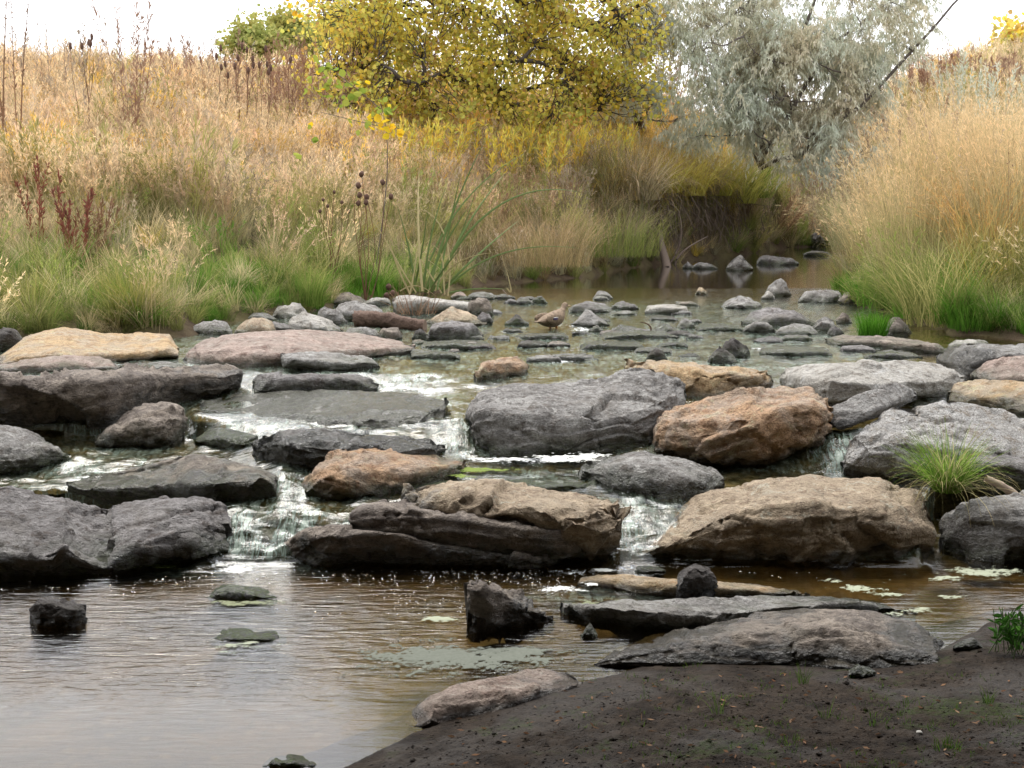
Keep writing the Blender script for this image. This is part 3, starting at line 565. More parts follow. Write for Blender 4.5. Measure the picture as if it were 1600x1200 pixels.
# --- upper left
rock('big golden tan flat boulder at the far left below the grass', 'golden', [(-90, 560, 566, 572), (0, 560, 566, 573), (20, 546, 560, 572), (44, 524, 556, 571), (91, 510, 553, 569), (135, 515, 553, 568), (159, 521, 553, 567), (216, 517, 551, 564), (262, 521, 548, 562), (282, 553, 557, 562)], s=.2, dk=1.0, rough=.9, strata=.4, wet=.03, alg=.1)
rock('low pink rock at the waterline in front of the golden tan boulder', 'pink', [(-90, 570, 574, 584), (0, 570, 575, 584), (40, 562, 572, 584), (100, 556, 570, 583), (165, 560, 572, 581), (192, 572, 575, 579)], s=.2, dk=.3, rough=1.2, wet=.03)
srock('low smooth grey rock right of the low pink one above the long ledge', 'grey', 212, 316, 564, 584, .4, .6, slabby=.4)
rock('wide flat pinkish slab in the upper left', 'pink', [(279, 558, 561, 567), (300, 544, 556, 571), (350, 526, 553, 573), (410, 518, 551, 575), (480, 516, 549, 571), (560, 522, 547, 563), (620, 533, 545, 554), (642, 541, 546, 551)], s=.3, dk=.9, rough=.5, strata=.4, wet=.03, alg=.4)
rock('grey flat rock with a dark left end in front of the wide pinkish slab', 'grey', [(442, 553, 560, 577), (460, 550, 560, 581), (520, 553, 566, 581), (570, 556, 568, 579), (598, 562, 570, 576)], s=.1, dk=.4, rough=.8, wet=.05)
srock('tan wedge of rock, leftmost of the pile above the wide pinkish slab', 'tan', 364, 432, 496, 526, .65, .5)
srock('small grey stone behind the tan wedge in the upper left pile', 'grey', 384, 432, 484, 502, .5, .5)
srock('pale flat topped rock at the back of the upper left pile', 'pale', 428, 482, 473, 500, .45, .5, slabby=.5)
srock('angular whitish rock sloping right in the upper left pile', 'pale', 446, 534, 488, 522, .3, .55)
srock('dark bluish stone in front of the angular whitish rock', 'dark', 411, 466, 501, 522, .45, .35)
srock('flat grey mossy stone beside the low bright green grass', 'grey', 296, 362, 501, 524, .5, .6, alg=.5, slabby=.5)
srock('dark stone half hidden in grass above the golden tan boulder', 'dark', 36, 78, 490, 518, .5, .4)
srock('brown rock in the shadow of the grass at the left edge', 'black', -30, 42, 503, 552, .4, .3)
srock('grey rock leaning left, left end of the stone heap behind the log', 'grey', 494, 542, 474, 508, .4, .5)
srock('blocky grey rock directly behind the log', 'grey', 520, 602, 471, 504, .45, .45, slabby=.5)
srock('low brown rock at the back of the heap, above the blocky grey rock', 'brown', 513, 572, 457, 478, .5, .5, slabby=.3)
srock('small pale stone between the back of the heap and the dry flower stalk', 'pale', 566, 612, 462, 478, .5, .5)
rock('long pale flat slab at the back of the heap under the long sedge leaves', 'pale', [(612, 466, 472, 490), (625, 461, 470, 492), (660, 461, 470, 490), (700, 467, 474, 490), (735, 472, 479, 490), (745, 476, 482, 488)], s=.05, dk=.6, rough=.7, wet=.03)
srock('dark brown rounded rock at the right end of the long pale flat slab', 'brown', 730, 771, 466, 496, .5, .35, slabby=.5)
srock('thin flat grey stone at the edge of the upper pool', 'grey', 730, 774, 456, 468, .5, .5, slabby=.6)
srock('small pale pebble behind the long pale flat slab', 'pink', 704, 730, 455, 467, .5, .5)
srock('grey rock with a tan slope just right of the log', 'tan', 664, 760, 480, 512, .4, .55)
srock('dark squared block at the right front of the stone heap', 'dark', 667, 753, 502, 533, .4, .35, slabby=.7)
srock('brown dome shaped stone in front of the log', 'brown', 589, 630, 505, 532, .45, .5)
srock('flat grey stone left of the brown dome shaped stone', 'grey', 536, 594, 508, 531, .5, .6, slabby=.5)
srock('small dark round stone in the gap under the log end', 'black', 644, 669, 512, 532, .5, .4)
srock('dark wet stone by the right end of the heap, in the current', 'dark', 742, 770, 487, 508, .4, .4)
# --- riffle, centre
srock('black mossy stone left of the duck', 'black', 790, 826, 492, 510, .45, .4, alg=.9)
srock('light grey wedge shaped stone just right of the duck', 'grey', 893, 954, 484, 512, .45, .6)
srock('flat dark wet stone behind the duck\'s head', 'dark', 888, 957, 470, 490, .4, .6, slabby=.5)
srock('grey pyramid shaped stone at the lip of the upper pool', 'grey', 928, 958, 453, 468, .4, .5)
srock('low dark stone right of the grey pyramid shaped stone', 'dark', 953, 997, 471, 485, .5, .4, slabby=.4)
srock('smooth oval pale grey flat stone in the middle of the riffle', 'pale', 1007, 1078, 476, 492, .5, .5, slabby=.8, rough=.5)
srock('small dark mossy stone at the lip of the pool left of the duck', 'dark', 829, 855, 461, 474, .5, .4, alg=.8)
srock('small dark wet stone left of the mossy one at the pool lip', 'dark', 806, 834, 463, 476, .5, .5, alg=.5)
srock('tiny stone under the light grey wedge shaped stone', 'dark', 920, 942, 507, 520, .5, .4)
srock('low wet ledge stone left of the crooked twig', 'dark', 952, 1006, 506, 523, .3, .6, slabby=.4, alg=.5, wet=.1)
srock('low wet ledge stone right of the crooked twig', 'dark', 1018, 1062, 505, 522, .6, .6, slabby=.4, alg=.6, wet=.1)
srock('small pale greenish stone in the riffle above the dark pair', 'grey', 1057, 1087, 497, 514, .5, .5, alg=.8)
srock('small dark mossy knob on the water slide left of the biggest grey boulder', 'dark', 632, 656, 624, 638, .5, .5, alg=.8)
srock('tiny brown stone on the water slide left of the mossy knob', 'brown', 604, 618, 626, 632, .5, .5)
# --- riffle, right
srock('grey rounded rock at the right end of the pool lip', 'grey', 1197, 1238, 435, 464, .45, .6)
srock('small whitish stone leaning on the grey rounded rock', 'pale', 1188, 1211, 454, 469, .5, .5)
srock('small pale tan stone on the pool lip', 'golden', 1086, 1106, 449, 461, .5, .5)
srock('grey rock with a dark mossy right end at the pool lip', 'grey', 1126, 1192, 458, 484, .4, .5, alg=.5)
srock('long low grey rock below the right bank grass', 'grey', 1248, 1318, 451, 474, .6, .5, slabby=.5)
srock('dark brown stone at the right end of the long low grey rock', 'brown', 1308, 1346, 453, 477, .4, .4)
srock('dark sloping slab lying over three paler stones', 'dark', 1158, 1275, 481, 511, .35, .55, slabby=.2)
srock('pale topped stone under the left end of the dark sloping slab', 'grey', 1161, 1216, 500, 522, .5, .4, slabby=.7)
srock('flat grey stone under the middle of the dark sloping slab', 'grey', 1211, 1279, 506, 525, .4, .55, slabby=.3)
srock('grey round stone right of the dark sloping slab', 'grey', 1266, 1312, 489, 520, .5, .5)
srock('small brown stone beside the bright green tuft', 'brown', 1306, 1330, 489, 507, .5, .4)
srock('small dark stone in front of the grey round stone', 'dark', 1294, 1320, 508, 527, .5, .4)
rock('long flat layered rock below the bright green tuft', 'brown', [(1290, 528, 532, 536), (1320, 523, 533, 540), (1370, 525, 534, 543), (1420, 530, 538, 549), (1460, 533, 541, 553), (1482, 540, 545, 552)], s=.1, dk=.5, strata=1.3, wet=.03)
srock('low wet rock in the shallows below the long flat layered rock', 'dark', 1352, 1442, 547, 560, .5, .6, slabby=.4, alg=.6)
srock('brown pointed rock in the grass at the foot of the right bank', 'brown', 1382, 1424, 493, 527, .4, .35)
srock('pale rock at the foot of the grass above the right hand pile', 'pale', 1480, 1552, 529, 546, .5, .5, slabby=.5)
srock('small dark rock in the right bank grass', 'dark', 1338, 1364, 434, 452, .5, .4, zb=.80)
# --- far pool
srock('grey brown rock at the foot of the undercut bank', 'grey', 1136, 1178, 396, 425, .45, .5)
srock('flat dark rock with a black underside at the far edge of the pool', 'dark', 1182, 1248, 398, 415, .5, .5, slabby=.6)
srock('low bluish black stone under the roots in the far pool', 'dark', 1080, 1120, 409, 421, .5, .5, slabby=.3)
srock('small dark stone left of the low bluish black stone', 'dark', 1066, 1084, 408, 420, .5, .5)
srock('thin dark flat stone farthest up the pool', 'black', 1254, 1300, 392, 401, .5, .4, slabby=.5)
srock('pale upright rock at the far bend of the stream', 'pink', 1286, 1313, 353, 384, .5, .4, zb=.74)
srock('mossy dark rock beside the pale upright rock at the bend', 'dark', 1260, 1290, 356, 386, .5, .4, zb=.74, alg=1)

# many small low stones that lie scattered through the riffle
_r = np.random.default_rng(99); _n = 0
_taken = [(725, 1070, 572, 720), (985, 1200, 563, 626), (1225, 1500, 565, 640), (840, 905, 465, 512), (1100, 1180, 525, 570), (740, 830, 552, 598), (1150, 1340, 478, 526)]
while _n < 46:
    x, y = _r.uniform(655, 1345), _r.uniform(466, 566)
    if any(a-12 < x < b+12 and c-3 < y < d+4 for a, b, c, d in _taken): continue
    w = _r.uniform(18, 66)*(.6+.6*(y-466)/100); h = 3+w*_r.uniform(.10, .17); _taken.append((x-w/2, x+w/2, y-h, y)); _n += 1
    o = srock('low flat wet stone scattered in the shallow riffle', ['dark', 'grey', 'brown', 'black', 'dark'][_r.integers(5)], x-w/2, x+w/2, y-h, y, _r.uniform(.3, .7), .5, slabby=_r.uniform(.3, .9), alg=_r.uniform(0, .7), wet=_r.uniform(.01, .04), strata=.9)
    o['group'] = 'low flat stones scattered in the riffle'

rock('broad wet grey slab washed by the thin sheet of water, upper centre left', 'pale', [(318, 632, 642, 652), (400, 617, 652, 667), (500, 612, 656, 676), (600, 613, 656, 682), (665, 620, 652, 684), (700, 632, 650, 672)], s=.6, dk=.8, rough=.6, strata=.6, wet=.5, alg=.35, z0=-.02)
rock('wet mossy slab behind the front pile, left of the white foam', 'dark', [(598, 752, 764, 773), (670, 744, 762, 776), (760, 740, 760, 774), (860, 743, 758, 771), (935, 750, 758, 766)], s=.5, dk=.5, rough=.6, strata=.6, wet=.4, alg=.9, z0=-.01)
for l, m_, a, b, c, d in (('wide wet grey green slab in the riffle under the stone heap', 'grey', 648, 770, 531, 546), ('long wet slab in the riffle left of the small pointed black stone', 'dark', 905, 1008, 533, 547), ('wide wet slab right of the touching dark pair of stones', 'grey', 1186, 1300, 541, 557), ('flat wet slab in the riffle below the duck', 'dark', 800, 890, 519, 531), ('wide pale wet slab between the duck and the dark pair of stones', 'grey', 935, 1060, 516, 530), ('flat wet rock in the riffle above the dark pair of stones', 'dark', 1085, 1160, 505, 517), ('long flat wet rock along the left edge of the riffle', 'grey', 640, 720, 548, 562)):
    srock(l, m_, a, b, c, d, .5, .6, slabby=.7, alg=.6, wet=.12, strata=.9)

# ------------------------------------------------------------------ vegetation: blades, stems, leaves
def blades(n, L, spread, lean, curve, w, seg=4, seed=0, Lvar=.3, azb=None, out=.7):
    """n ribbons; returns vertices, quads, position along the blade, random value per blade"""
    r = np.random.default_rng(seed)
    a = r.uniform(0, 2*np.pi, n); rad = spread*np.sqrt(r.uniform(0, 1, n)); root = np.stack([np.cos(a)*rad, np.sin(a)*rad, 0*a], 1)
    az = np.where(r.uniform(size=n) < out, a+r.normal(0, .5, n), r.uniform(0, 2*np.pi, n))
    if azb is not None: az = azb[0]+r.normal(0, azb[1], n)
    ln = L*(1-Lvar*r.uniform(0, 1, n)**1.3); p0 = lean*r.uniform(.1, 1, n); p1 = curve*r.uniform(.15, 1, n)**1.3
    P = np.zeros((n, seg+1, 3)); P[:, 0] = root
    for k in range(seg):
        ph = p0+p1*((k+.5)/seg)**1.5; st = ln/seg
        P[:, k+1] = P[:, k]+np.stack([np.sin(ph)*np.cos(az)*st, np.sin(ph)*np.sin(az)*st, np.cos(ph)*st], 1)
    wa = r.uniform(0, 2*np.pi, n); side = np.stack([np.cos(wa), np.sin(wa), 0*wa], 1)
    t = np.linspace(0, 1, seg+1); ww = w*(.5+.5*r.uniform(size=n))[:, None]*(1-t**2*.85)[None, :]
    A = P-side[:, None]*ww[..., None]/2; B = P+side[:, None]*ww[..., None]/2
    V = np.stack([A, B], 2).reshape(-1, 3)
    b = (np.arange(n)*(seg+1)*2)[:, None]+(np.arange(seg)*2)[None]
    b = b.ravel(); Q = np.stack([b, b+1, b+3, b+2], 1)
    tt = np.repeat(np.tile(t, (n, 1)).ravel(), 2); rr = np.repeat(r.uniform(size=n), (seg+1)*2)
    return V, Q, tt, rr, P
def join(parts):
    V, Q, T, R = [], [], [], []; o = 0
    for p in parts:
        V.append(p[0]); Q.append(p[1]+o); T.append(p[2]); R.append(p[3]); o += len(p[0])
    return np.vstack(V), np.vstack(Q), np.concatenate(T), np.concatenate(R)
def panicles(P, m, ln, w, seed, top=.3, droop=0.):
    """short side ribbons round the upper part of each stem (a seed head)"""
    r = np.random.default_rng(seed); n, s1 = P.shape[0], P.shape[1]
    k = np.repeat(np.arange(n), m); t = 1-top*r.uniform(0, 1, len(k))**1.2; f = t*(s1-1); j = np.minimum(f.astype(int), s1-2); f = (f-j)[:, None]
    p = P[k, j]*(1-f)+P[k, j+1]*f; d = P[k, j+1]-P[k, j]; d /= np.linalg.norm(d, axis=1)[:, None]+1e-9
    q = d*(.9-droop)+r.normal(0, .38, (len(k), 3)); q[:, 2] -= droop*.5; q /= np.linalg.norm(q, axis=1)[:, None]
    l = ln*r.uniform(.5, 1, len(k))[:, None]; e = p+q*l; sd = np.cross(q, r.normal(size=(len(k), 3))); sd /= np.linalg.norm(sd, axis=1)[:, None]+1e-9
    mid = (p+e)/2; V = np.stack([p, mid-sd*w, e, mid+sd*w], 1).reshape(-1, 3); b = np.arange(len(k))*4
    return V, np.stack([b, b+1, b+2, b+3], 1), np.full(len(V), 1.15), np.repeat(r.uniform(size=len(k)), 4)
def grass_mat(name, fixed=None, tipc=None, trans=.35):
    t = NT(name); tt, rr = t.attr('tt'), t.attr('rr')
    tint = t.attr('tint', 'Color', 'INSTANCER') if fixed is None else None
    if fixed is not None:
        tint = t.mix(rr, fixed[0], fixed[1])
    c = t.mix(rr, (.62, .62, .62), (1.30, 1.22, 1.15)); c = t.mix(1., tint, c, 'MULTIPLY')
    n = t.noise(1.1, 3); c = t.mix(t.ramp(n, .35, .65, 0, .35), c, t.mix(1., c, (1.04, .94, .88), 'MULTIPLY'))
    if tipc is not None: c = t.mix(t.ramp(tt, .45, 1.), c, tipc)
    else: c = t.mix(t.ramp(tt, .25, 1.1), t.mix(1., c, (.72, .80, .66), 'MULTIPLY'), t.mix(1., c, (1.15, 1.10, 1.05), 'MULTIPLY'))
    d = t.node('ShaderNodeBsdfDiffuse'); t.l.new(c, d.inputs[0]); tr = t.node('ShaderNodeBsdfTranslucent'); t.l.new(c, tr.inputs[0])
    m = t.node('ShaderNodeMixShader'); m.inputs[0].default_value = trans; t.l.new(d.outputs[0], m.inputs[1]); t.l.new(tr.outputs[0], m.inputs[2])
    return t.finish(m.outputs[0])
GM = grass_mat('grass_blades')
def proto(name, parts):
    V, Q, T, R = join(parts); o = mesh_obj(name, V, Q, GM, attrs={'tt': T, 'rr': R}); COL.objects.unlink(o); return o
PRO = []
for k in range(3):                              # 0-2 tall dry stems with seed heads
    a = blades(24, 1.0, .17, .22, .7, .008, 5, 100+k, .5); b = blades(34, .62, .18, .45, 1.7, .009, 5, 110+k, .6)
    PRO.append(proto('tall_dry_grass', [a[:4], b[:4], panicles(a[4], 12, .08, .0055, 120+k, .35)]))
for k in range(3):                              # 3-5 arching tussocks
    a = blades(90, .66, .09, .6, 2.1, .009, 6, 200+k, .6); PRO.append(proto('tussock_grass', [a[:4]]))
for k in range(2):                              # 6-7 short lush turf
    a = blades(120, .20, .14, .4, .9, .005, 3, 300+k, .5); PRO.append(proto('turf_grass', [a[:4]]))
for k in range(2):                              # 8-9 dry weeds with many small side branches
    a = blades(9, 1.0, .10, .25, .25, .008, 4, 400+k, .4); b = panicles(a[4], 34, .16, .006, 410+k, .75); c = blades(30, .5, .16, .5, 1.2, .006, 3, 420+k, .5)
    PRO.append(proto('dry_weed', [a[:4], b, c[:4]]))
for k in range(2):                              # 10-11 hanging dead grass
    a = blades(70, .6, .16, 1.6, 1.9, .006, 5, 500+k, .5, azb=(-math.pi/2, .7)); PRO.append(proto('hanging_grass', [a[:4]]))
def scatter(name, pts, rot, scl, tint, idx):
    n = len(pts); me = bpy.data.meshes.new(name); me.vertices.add(n); me.vertices.foreach_set('co', np.asarray(pts, np.float32).ravel())
    for k, typ, key, v in (('rot', 'FLOAT_VECTOR', 'vector', rot), ('scl', 'FLOAT_VECTOR', 'vector', scl), ('pidx', 'INT', 'value', idx)):
        at = me.attributes.new(k, typ, 'POINT'); at.data.foreach_set(key, np.asarray(v, np.int32 if typ == 'INT' else np.float32).ravel())
    at = me.attributes.new('tint', 'FLOAT_COLOR', 'POINT'); at.data.foreach_set('color', np.hstack([tint, np.ones((n, 1))]).astype(np.float32).ravel())
    o = bpy.data.objects.new(name, me); COL.objects.link(o); me.materials.append(GM)
    ng = bpy.data.node_groups.new(name, 'GeometryNodeTree')
    ng.interface.new_socket('Geometry', in_out='INPUT', socket_type='NodeSocketGeometry'); ng.interface.new_socket('Geometry', in_out='OUTPUT', socket_type='NodeSocketGeometry')
    gi, go = ng.nodes.new('NodeGroupInput'), ng.nodes.new('NodeGroupOutput'); iop = ng.nodes.new('GeometryNodeInstanceOnPoints'); jn = ng.nodes.new('GeometryNodeJoinGeometry')
    for p in reversed(PRO):
        oi = ng.nodes.new('GeometryNodeObjectInfo'); oi.inputs[0].default_value = p; oi.inputs['As Instance'].default_value = True
        ng.links.new(oi.outputs['Geometry'], jn.inputs[0])
    def na(nm, typ):
        a = ng.nodes.new('GeometryNodeInputNamedAttribute'); a.data_type = typ; a.inputs[0].default_value = nm; return a.outputs[0]
    ng.links.new(gi.outputs[0], iop.inputs['Points']); ng.links.new(jn.outputs[0], iop.inputs['Instance']); iop.inputs['Pick Instance'].default_value = True
    ng.links.new(na('pidx', 'INT'), iop.inputs['Instance Index'])
    er = ng.nodes.new('FunctionNodeEulerToRotation'); ng.links.new(na('rot', 'FLOAT_VECTOR'), er.inputs[0]); ng.links.new(er.outputs[0], iop.inputs['Rotation'])
    ng.links.new(na('scl', 'FLOAT_VECTOR'), iop.inputs['Scale']); ng.links.new(iop.outputs[0], go.inputs[0])
    md = o.modifiers.new('grass', 'NODES'); md.node_group = ng; tag(o, kind='stuff'); return o

TAN, PINKY, STRAW, OLIVE, GREEN, LUSH, ORANGE, GREYB, BROWN = [np.array(c) for c in ((.60, .50, .34), (.56, .44, .335), (.68, .60, .42), (.33, .335, .135), (.25, .325, .10), (.12, .27, .04), (.64, .46, .12), (.43, .385, .31), (.30, .215, .14))]
def pick(r, n, pal):
    w = np.array([p[1] for p in pal], float); j = r.choice(len(pal), n, p=w/w.sum()); c = np.stack([p[0] for p in pal])[j]
    return c*np.clip(1+r.normal(0, .22, (n, 1)), .45, 1.6)
def place(name, n, pxr, Yr, keep, pal, kinds, sc_, seed, lean=.12, zoff=-.02, hmul=None):
    r = np.random.default_rng(seed)
    px = r.uniform(pxr[0], pxr[1], n); Y = np.sqrt(r.uniform(Yr[0]**2, Yr[1]**2, n)); z = gz(px, Y); py = 300-(z-H0)/Y*F
    k = keep(px, py, Y, z)*(z > .735); m = r.uniform(size=n) < k
    px, py, Y, z = px[m], py[m], Y[m], z[m]; n = len(px); P = np.stack([Y*(px-800)/F, Y, z+zoff], 1)
    s = r.uniform(sc_[0], sc_[1], n); s = s*(1+.75*fbm(P*.9+seed, 3))
    if hmul is not None: s = s*hmul(px, py, Y)
    rot = np.stack([r.normal(0, lean, n), r.normal(0, lean, n), r.uniform(0, 6.28, n)], 1)
    if 10 in kinds: rot = np.stack([0*s, 0*s, r.normal(0, .3, n)], 1)
    tint = pal(px, py, Y, r) if callable(pal) else pick(r, n, pal)
    return scatter(name, P, rot, np.stack([s, s, s*r.uniform(.85, 1.15, n)], 1), np.clip(tint, .01, 1), r.choice(kinds, n))
def zone_pal(px, py, Y, r):
    n = len(px); q = fbm(np.stack([px*.012, py*.03, Y*.25], -1), 3)
    c = pick(r, n, [(TAN, 5), (STRAW, 2.5), (PINKY, 1.6), (GREYB, 1), (OLIVE, .9), (ORANGE, .8), (BROWN, .5)])
    low = sstep(300, 400, py+60*q); c2 = pick(r, n, [(OLIVE, 3), (GREEN, 2.2), (TAN, 2.5), (STRAW, 1), (PINKY, .6)]); m = (r.uniform(size=n) < low*.85)[:, None]; c = np.where(m, c2, c)
    gl = sstep(390, 450, py+60*q)*sstep(640, 560, px)*.6; c = np.where((r.uniform(size=n) < gl)[:, None], pick(r, n, [(GREEN, 3), (LUSH, 1), (OLIVE, 2)]), c)
    orr = sstep(560, 700, px)*sstep(330, 260, py+50*q)*sstep(120, 190, py)*(px < 1180); c = np.where((r.uniform(size=n) < orr*.75)[:, None], pick(r, n, [(ORANGE, 4), (OLIVE, 2), (TAN, 1.5), (BROWN, .6)]), c)
    mb = sstep(700, 780, px)*sstep(255, 300, py+50*q)*(px < 1120); c = np.where((r.uniform(size=n) < mb*.8)[:, None], pick(r, n, [(GREYB, 2.5), (BROWN, 2), (OLIVE, 2), (TAN, 1.5), (GREEN, .8)]), c)
    rt = sstep(1320, 1360, px); c = np.where((rt > .5)[:, None], pick(r, n, [(STRAW, 4), (TAN, 4), (OLIVE, 1), (ORANGE, .6)]), c)
    rg = rt*sstep(400, 470, py+40*q); c = np.where((r.uniform(size=n) < rg*.85)[:, None], pick(r, n, [(GREEN, 3), (LUSH, 2), (OLIVE, 2)]), c)
    fr = sstep(1170, 1200, px)*(1-rt); c = np.where((fr > .5)[:, None], pick(r, n, [(GREYB, 3), (BROWN, 2), (OLIVE, 2), (ORANGE, .8), (TAN, 2)]), c)
    return c
one = lambda px, py, Y, z: np.ones_like(px)
upper = lambda px, py, Y, z: sstep(400, 330, py)*np.where(px > 1180, .9, 1.)
place('meadow_grass', 9000, (-420, 1180), (17, 36), upper, zone_pal, [0, 1, 2, 0, 1, 2, 8], (.62, .95), 1, hmul=lambda px, py, Y: np.where((px > 900) & (py > 230), .6, 1.))
place('meadow_grass', 2600, (1175, 2300), (17, 60), lambda px, py, Y, z: sstep(430, 370, py), zone_pal, [0, 1, 2, 8, 9, 3], (.7, 1.1), 2)
place('bank_grass', 6800, (-400, 1180), (11.5, 32), lambda px, py, Y, z: sstep(280, 340, py), zone_pal, [3, 4, 5, 3, 4, 5, 3, 4, 0], (.45, .85), 3, lean=.2)
place('bank_grass', 1500, (1315, 2300), (11, 30), lambda px, py, Y, z: sstep(330, 400, py), zone_pal, [3, 4, 5, 0], (.5, .9), 4, lean=.2)
def inblob(L): return lambda px, py, Y, z: np.clip(blobs(px, py, L), 0, 1)**1.5
place('short_green_grass', 16000, (-100, 2000), (11, 20), inblob([(292, 535, 26, 18, 1.3), (420, 468, 50, 12, 1.1), (400, 445, 60, 25, .8), (570, 440, 60, 22, 1.3), (330, 470, 60, 40, .5), (190, 470, 40, 30, .5), (1370, 500, 26, 24, .9), (1450, 475, 90, 45, 1.3), (1560, 515, 130, 30, 1.6), (500, 455, 60, 22, .9), (640, 440, 50, 20, .6), (1700, 500, 140, 50, 1), (1390, 440, 50, 22, .8), (1325, 450, 20, 10, 1)]), [(LUSH, 5), (GREEN, 3), (LUSH*1.15, 2)], [6, 7], (.55, 1.25), 5)
place('dry_brush_grass', 700, (930, 1180), (23.5, 31), lambda px, py, Y, z: (z > 1.7)*sstep(235, 262, py)*1., [(ORANGE, 3), (OLIVE, 2), (TAN, 2), (GREEN, .7)], [3, 4, 5], (.7, 1.1), 6, lean=.3)
# dead grass and rootlets hanging over the undercut bank
place('hanging_dead_grass', 2600, (925, 1180), (23.2, 32), lambda px, py, Y, z: (z > 1.5)*(z < 2.3)*1., [(GREYB, 4), (BROWN, 3), (ORANGE*.8, 2), (OLIVE, 1.5)], [10, 11], (.7, 1.4), 7, zoff=.05)
place('bank_foot_grass', 1300, (800, 1340), (20, 38), lambda px, py, Y, z: (z < 1.1)*np.where((px > 990) & (px < 1120), .5, 1.), [(OLIVE, 3), (GREEN, 3), (TAN, 2), (ORANGE, 1), (GREYB, 1)], [3, 4, 5], (.5, .95), 8, lean=.25)

place('bank_grass', 1100, (1318, 1800), (12.6, 17.5), one, lambda px, py, Y, r: np.where((r.uniform(size=len(px)) < sstep(410, 480, py))[:, None], pick(r, len(px), [(GREEN, 3), (LUSH, 1.6), (OLIVE, 3), (STRAW, 1)]), pick(r, len(px), [(STRAW, 3), (TAN, 2), (OLIVE, 2), (GREEN, 1)])), [3, 4, 5], (.45, .95), 9, lean=.22)
place('bank_grass', 1500, (-250, 760), (11.7, 20), lambda px, py, Y, z: (z < 1.05)*1., [(GREEN, 3), (OLIVE, 3), (STRAW, 1.5), (TAN, 2), (LUSH, .8)], [3, 4, 5, 6, 7], (.35, .75), 10, lean=.3)

place('bank_foot_grass', 1300, (1140, 1325), (29, 44), lambda px, py, Y, z: (z < 2.7)*1., [(OLIVE, 3), (GREYB, 3), (GREEN, 2), (TAN, 2), (BROWN, 1)], [3, 4, 5, 8, 9], (.55, 1.05), 12, lean=.3)
place('hanging_dead_grass', 700, (940, 1215), (23.4, 33), lambda px, py, Y, z: (z > 1.0)*(z < 1.9)*1., [(GREYB, 3), (PINKY, 2), (BROWN, 3), (OLIVE, 1)], [10, 11], (.5, 1.0), 13, zoff=.05)

# ------------------------------------------------------------------ trees and shrubs
def ground_at(px, Y): return np.array([Y*(px-800)/F, Y, float(gz(px, Y))])
def wpt(px, py, Y): return at_Y(px, py, Y)
def tube(pts, rad, sides=6):
    pts = np.asarray(pts, float); n = len(pts); rad = np.broadcast_to(rad, n) if np.ndim(rad) == 0 else np.asarray(rad)
    d = np.gradient(pts, axis=0); d /= np.linalg.norm(d, axis=1)[:, None]+1e-9
    up = np.where(np.abs(d[:, 2:3]) > .9, np.array([[1., 0, 0]]), np.array([[0., 0, 1]])); u = np.cross(d, up); u /= np.linalg.norm(u, axis=1)[:, None]+1e-9; v = np.cross(d, u)
    a = np.arange(sides)*2*np.pi/sides
    V = pts[:, None]+rad[:, None, None]*(np.cos(a)[None, :, None]*u[:, None]+np.sin(a)[None, :, None]*v[:, None]); V = V.reshape(-1, 3)
    Q = []
    i = np.arange(n-1)[:, None]*sides; j = np.arange(sides)[None]; k = (j+1) % sides
    Q = np.stack([i+j, i+k, i+sides+k, i+sides+j], -1).reshape(-1, 4)
    return V, Q, np.zeros(len(V)), np.zeros(len(V))
def curve(p0, p1, n, wob, r, sag=0.):
    t = np.linspace(0, 1, n)[:, None]; p = np.asarray(p0)*(1-t)+np.asarray(p1)*t
    L = np.linalg.norm(np.asarray(p1)-np.asarray(p0)); w = r.normal(0, 1, (3, 3)); 
    for k in range(3): p = p+wob*L*np.sin(t*np.pi*(k+1))*w[k]/(k+1)
    p[:, 2:] += -sag*L*np.sin(t*np.pi)*0+sag*L*(t-t**2)*-1
    return p
def round_leaves(C, size, r, down=.4):
    """heart to disc shaped leaves, six corners each, folded a little"""
    n = len(C); s = size*r.uniform(.65, 1.15, n)[:, None]
    ax = r.normal(size=(n, 3)); ax[:, 2] -= down; ax /= np.linalg.norm(ax, axis=1)[:, None]
    b = np.cross(ax, r.normal(size=(n, 3))); b /= np.linalg.norm(b, axis=1)[:, None]; nn = np.cross(ax, b)
    prof = [(0, 0, 0), (.42, .28, .10), (.40, .68, .10), (0, 1.05, 0), (-.40, .68, .10), (-.42, .28, .10)]
    V = np.stack([C+s*(x*b+y*ax+z*nn) for x, y, z in prof], 1).reshape(-1, 3); o = np.arange(n)*6
    Q = np.vstack([np.stack([o, o+1, o+2, o+3], 1), np.stack([o, o+3, o+4, o+5], 1)])
    return V, Q, np.tile([0, .3, .7, 1, .7, .3], n), np.repeat(r.uniform(size=n), 6)
def long_leaves(C, D, L, w, r):
    n = len(C); l = L*r.uniform(.6, 1.1, n)[:, None]; D = D/(np.linalg.norm(D, axis=1)[:, None]+1e-9)
    sd = np.cross(D, r.normal(size=(n, 3))); sd /= np.linalg.norm(sd, axis=1)[:, None]
    V = np.stack([C, C+D*l*.5+sd*w/2, C+D*l, C+D*l*.5-sd*w/2], 1).reshape(-1, 3); o = np.arange(n)*4
    return V, np.stack([o, o+1, o+2, o+3], 1), np.tile([0, .5, 1, .5], n), np.repeat(r.uniform(size=n), 4)
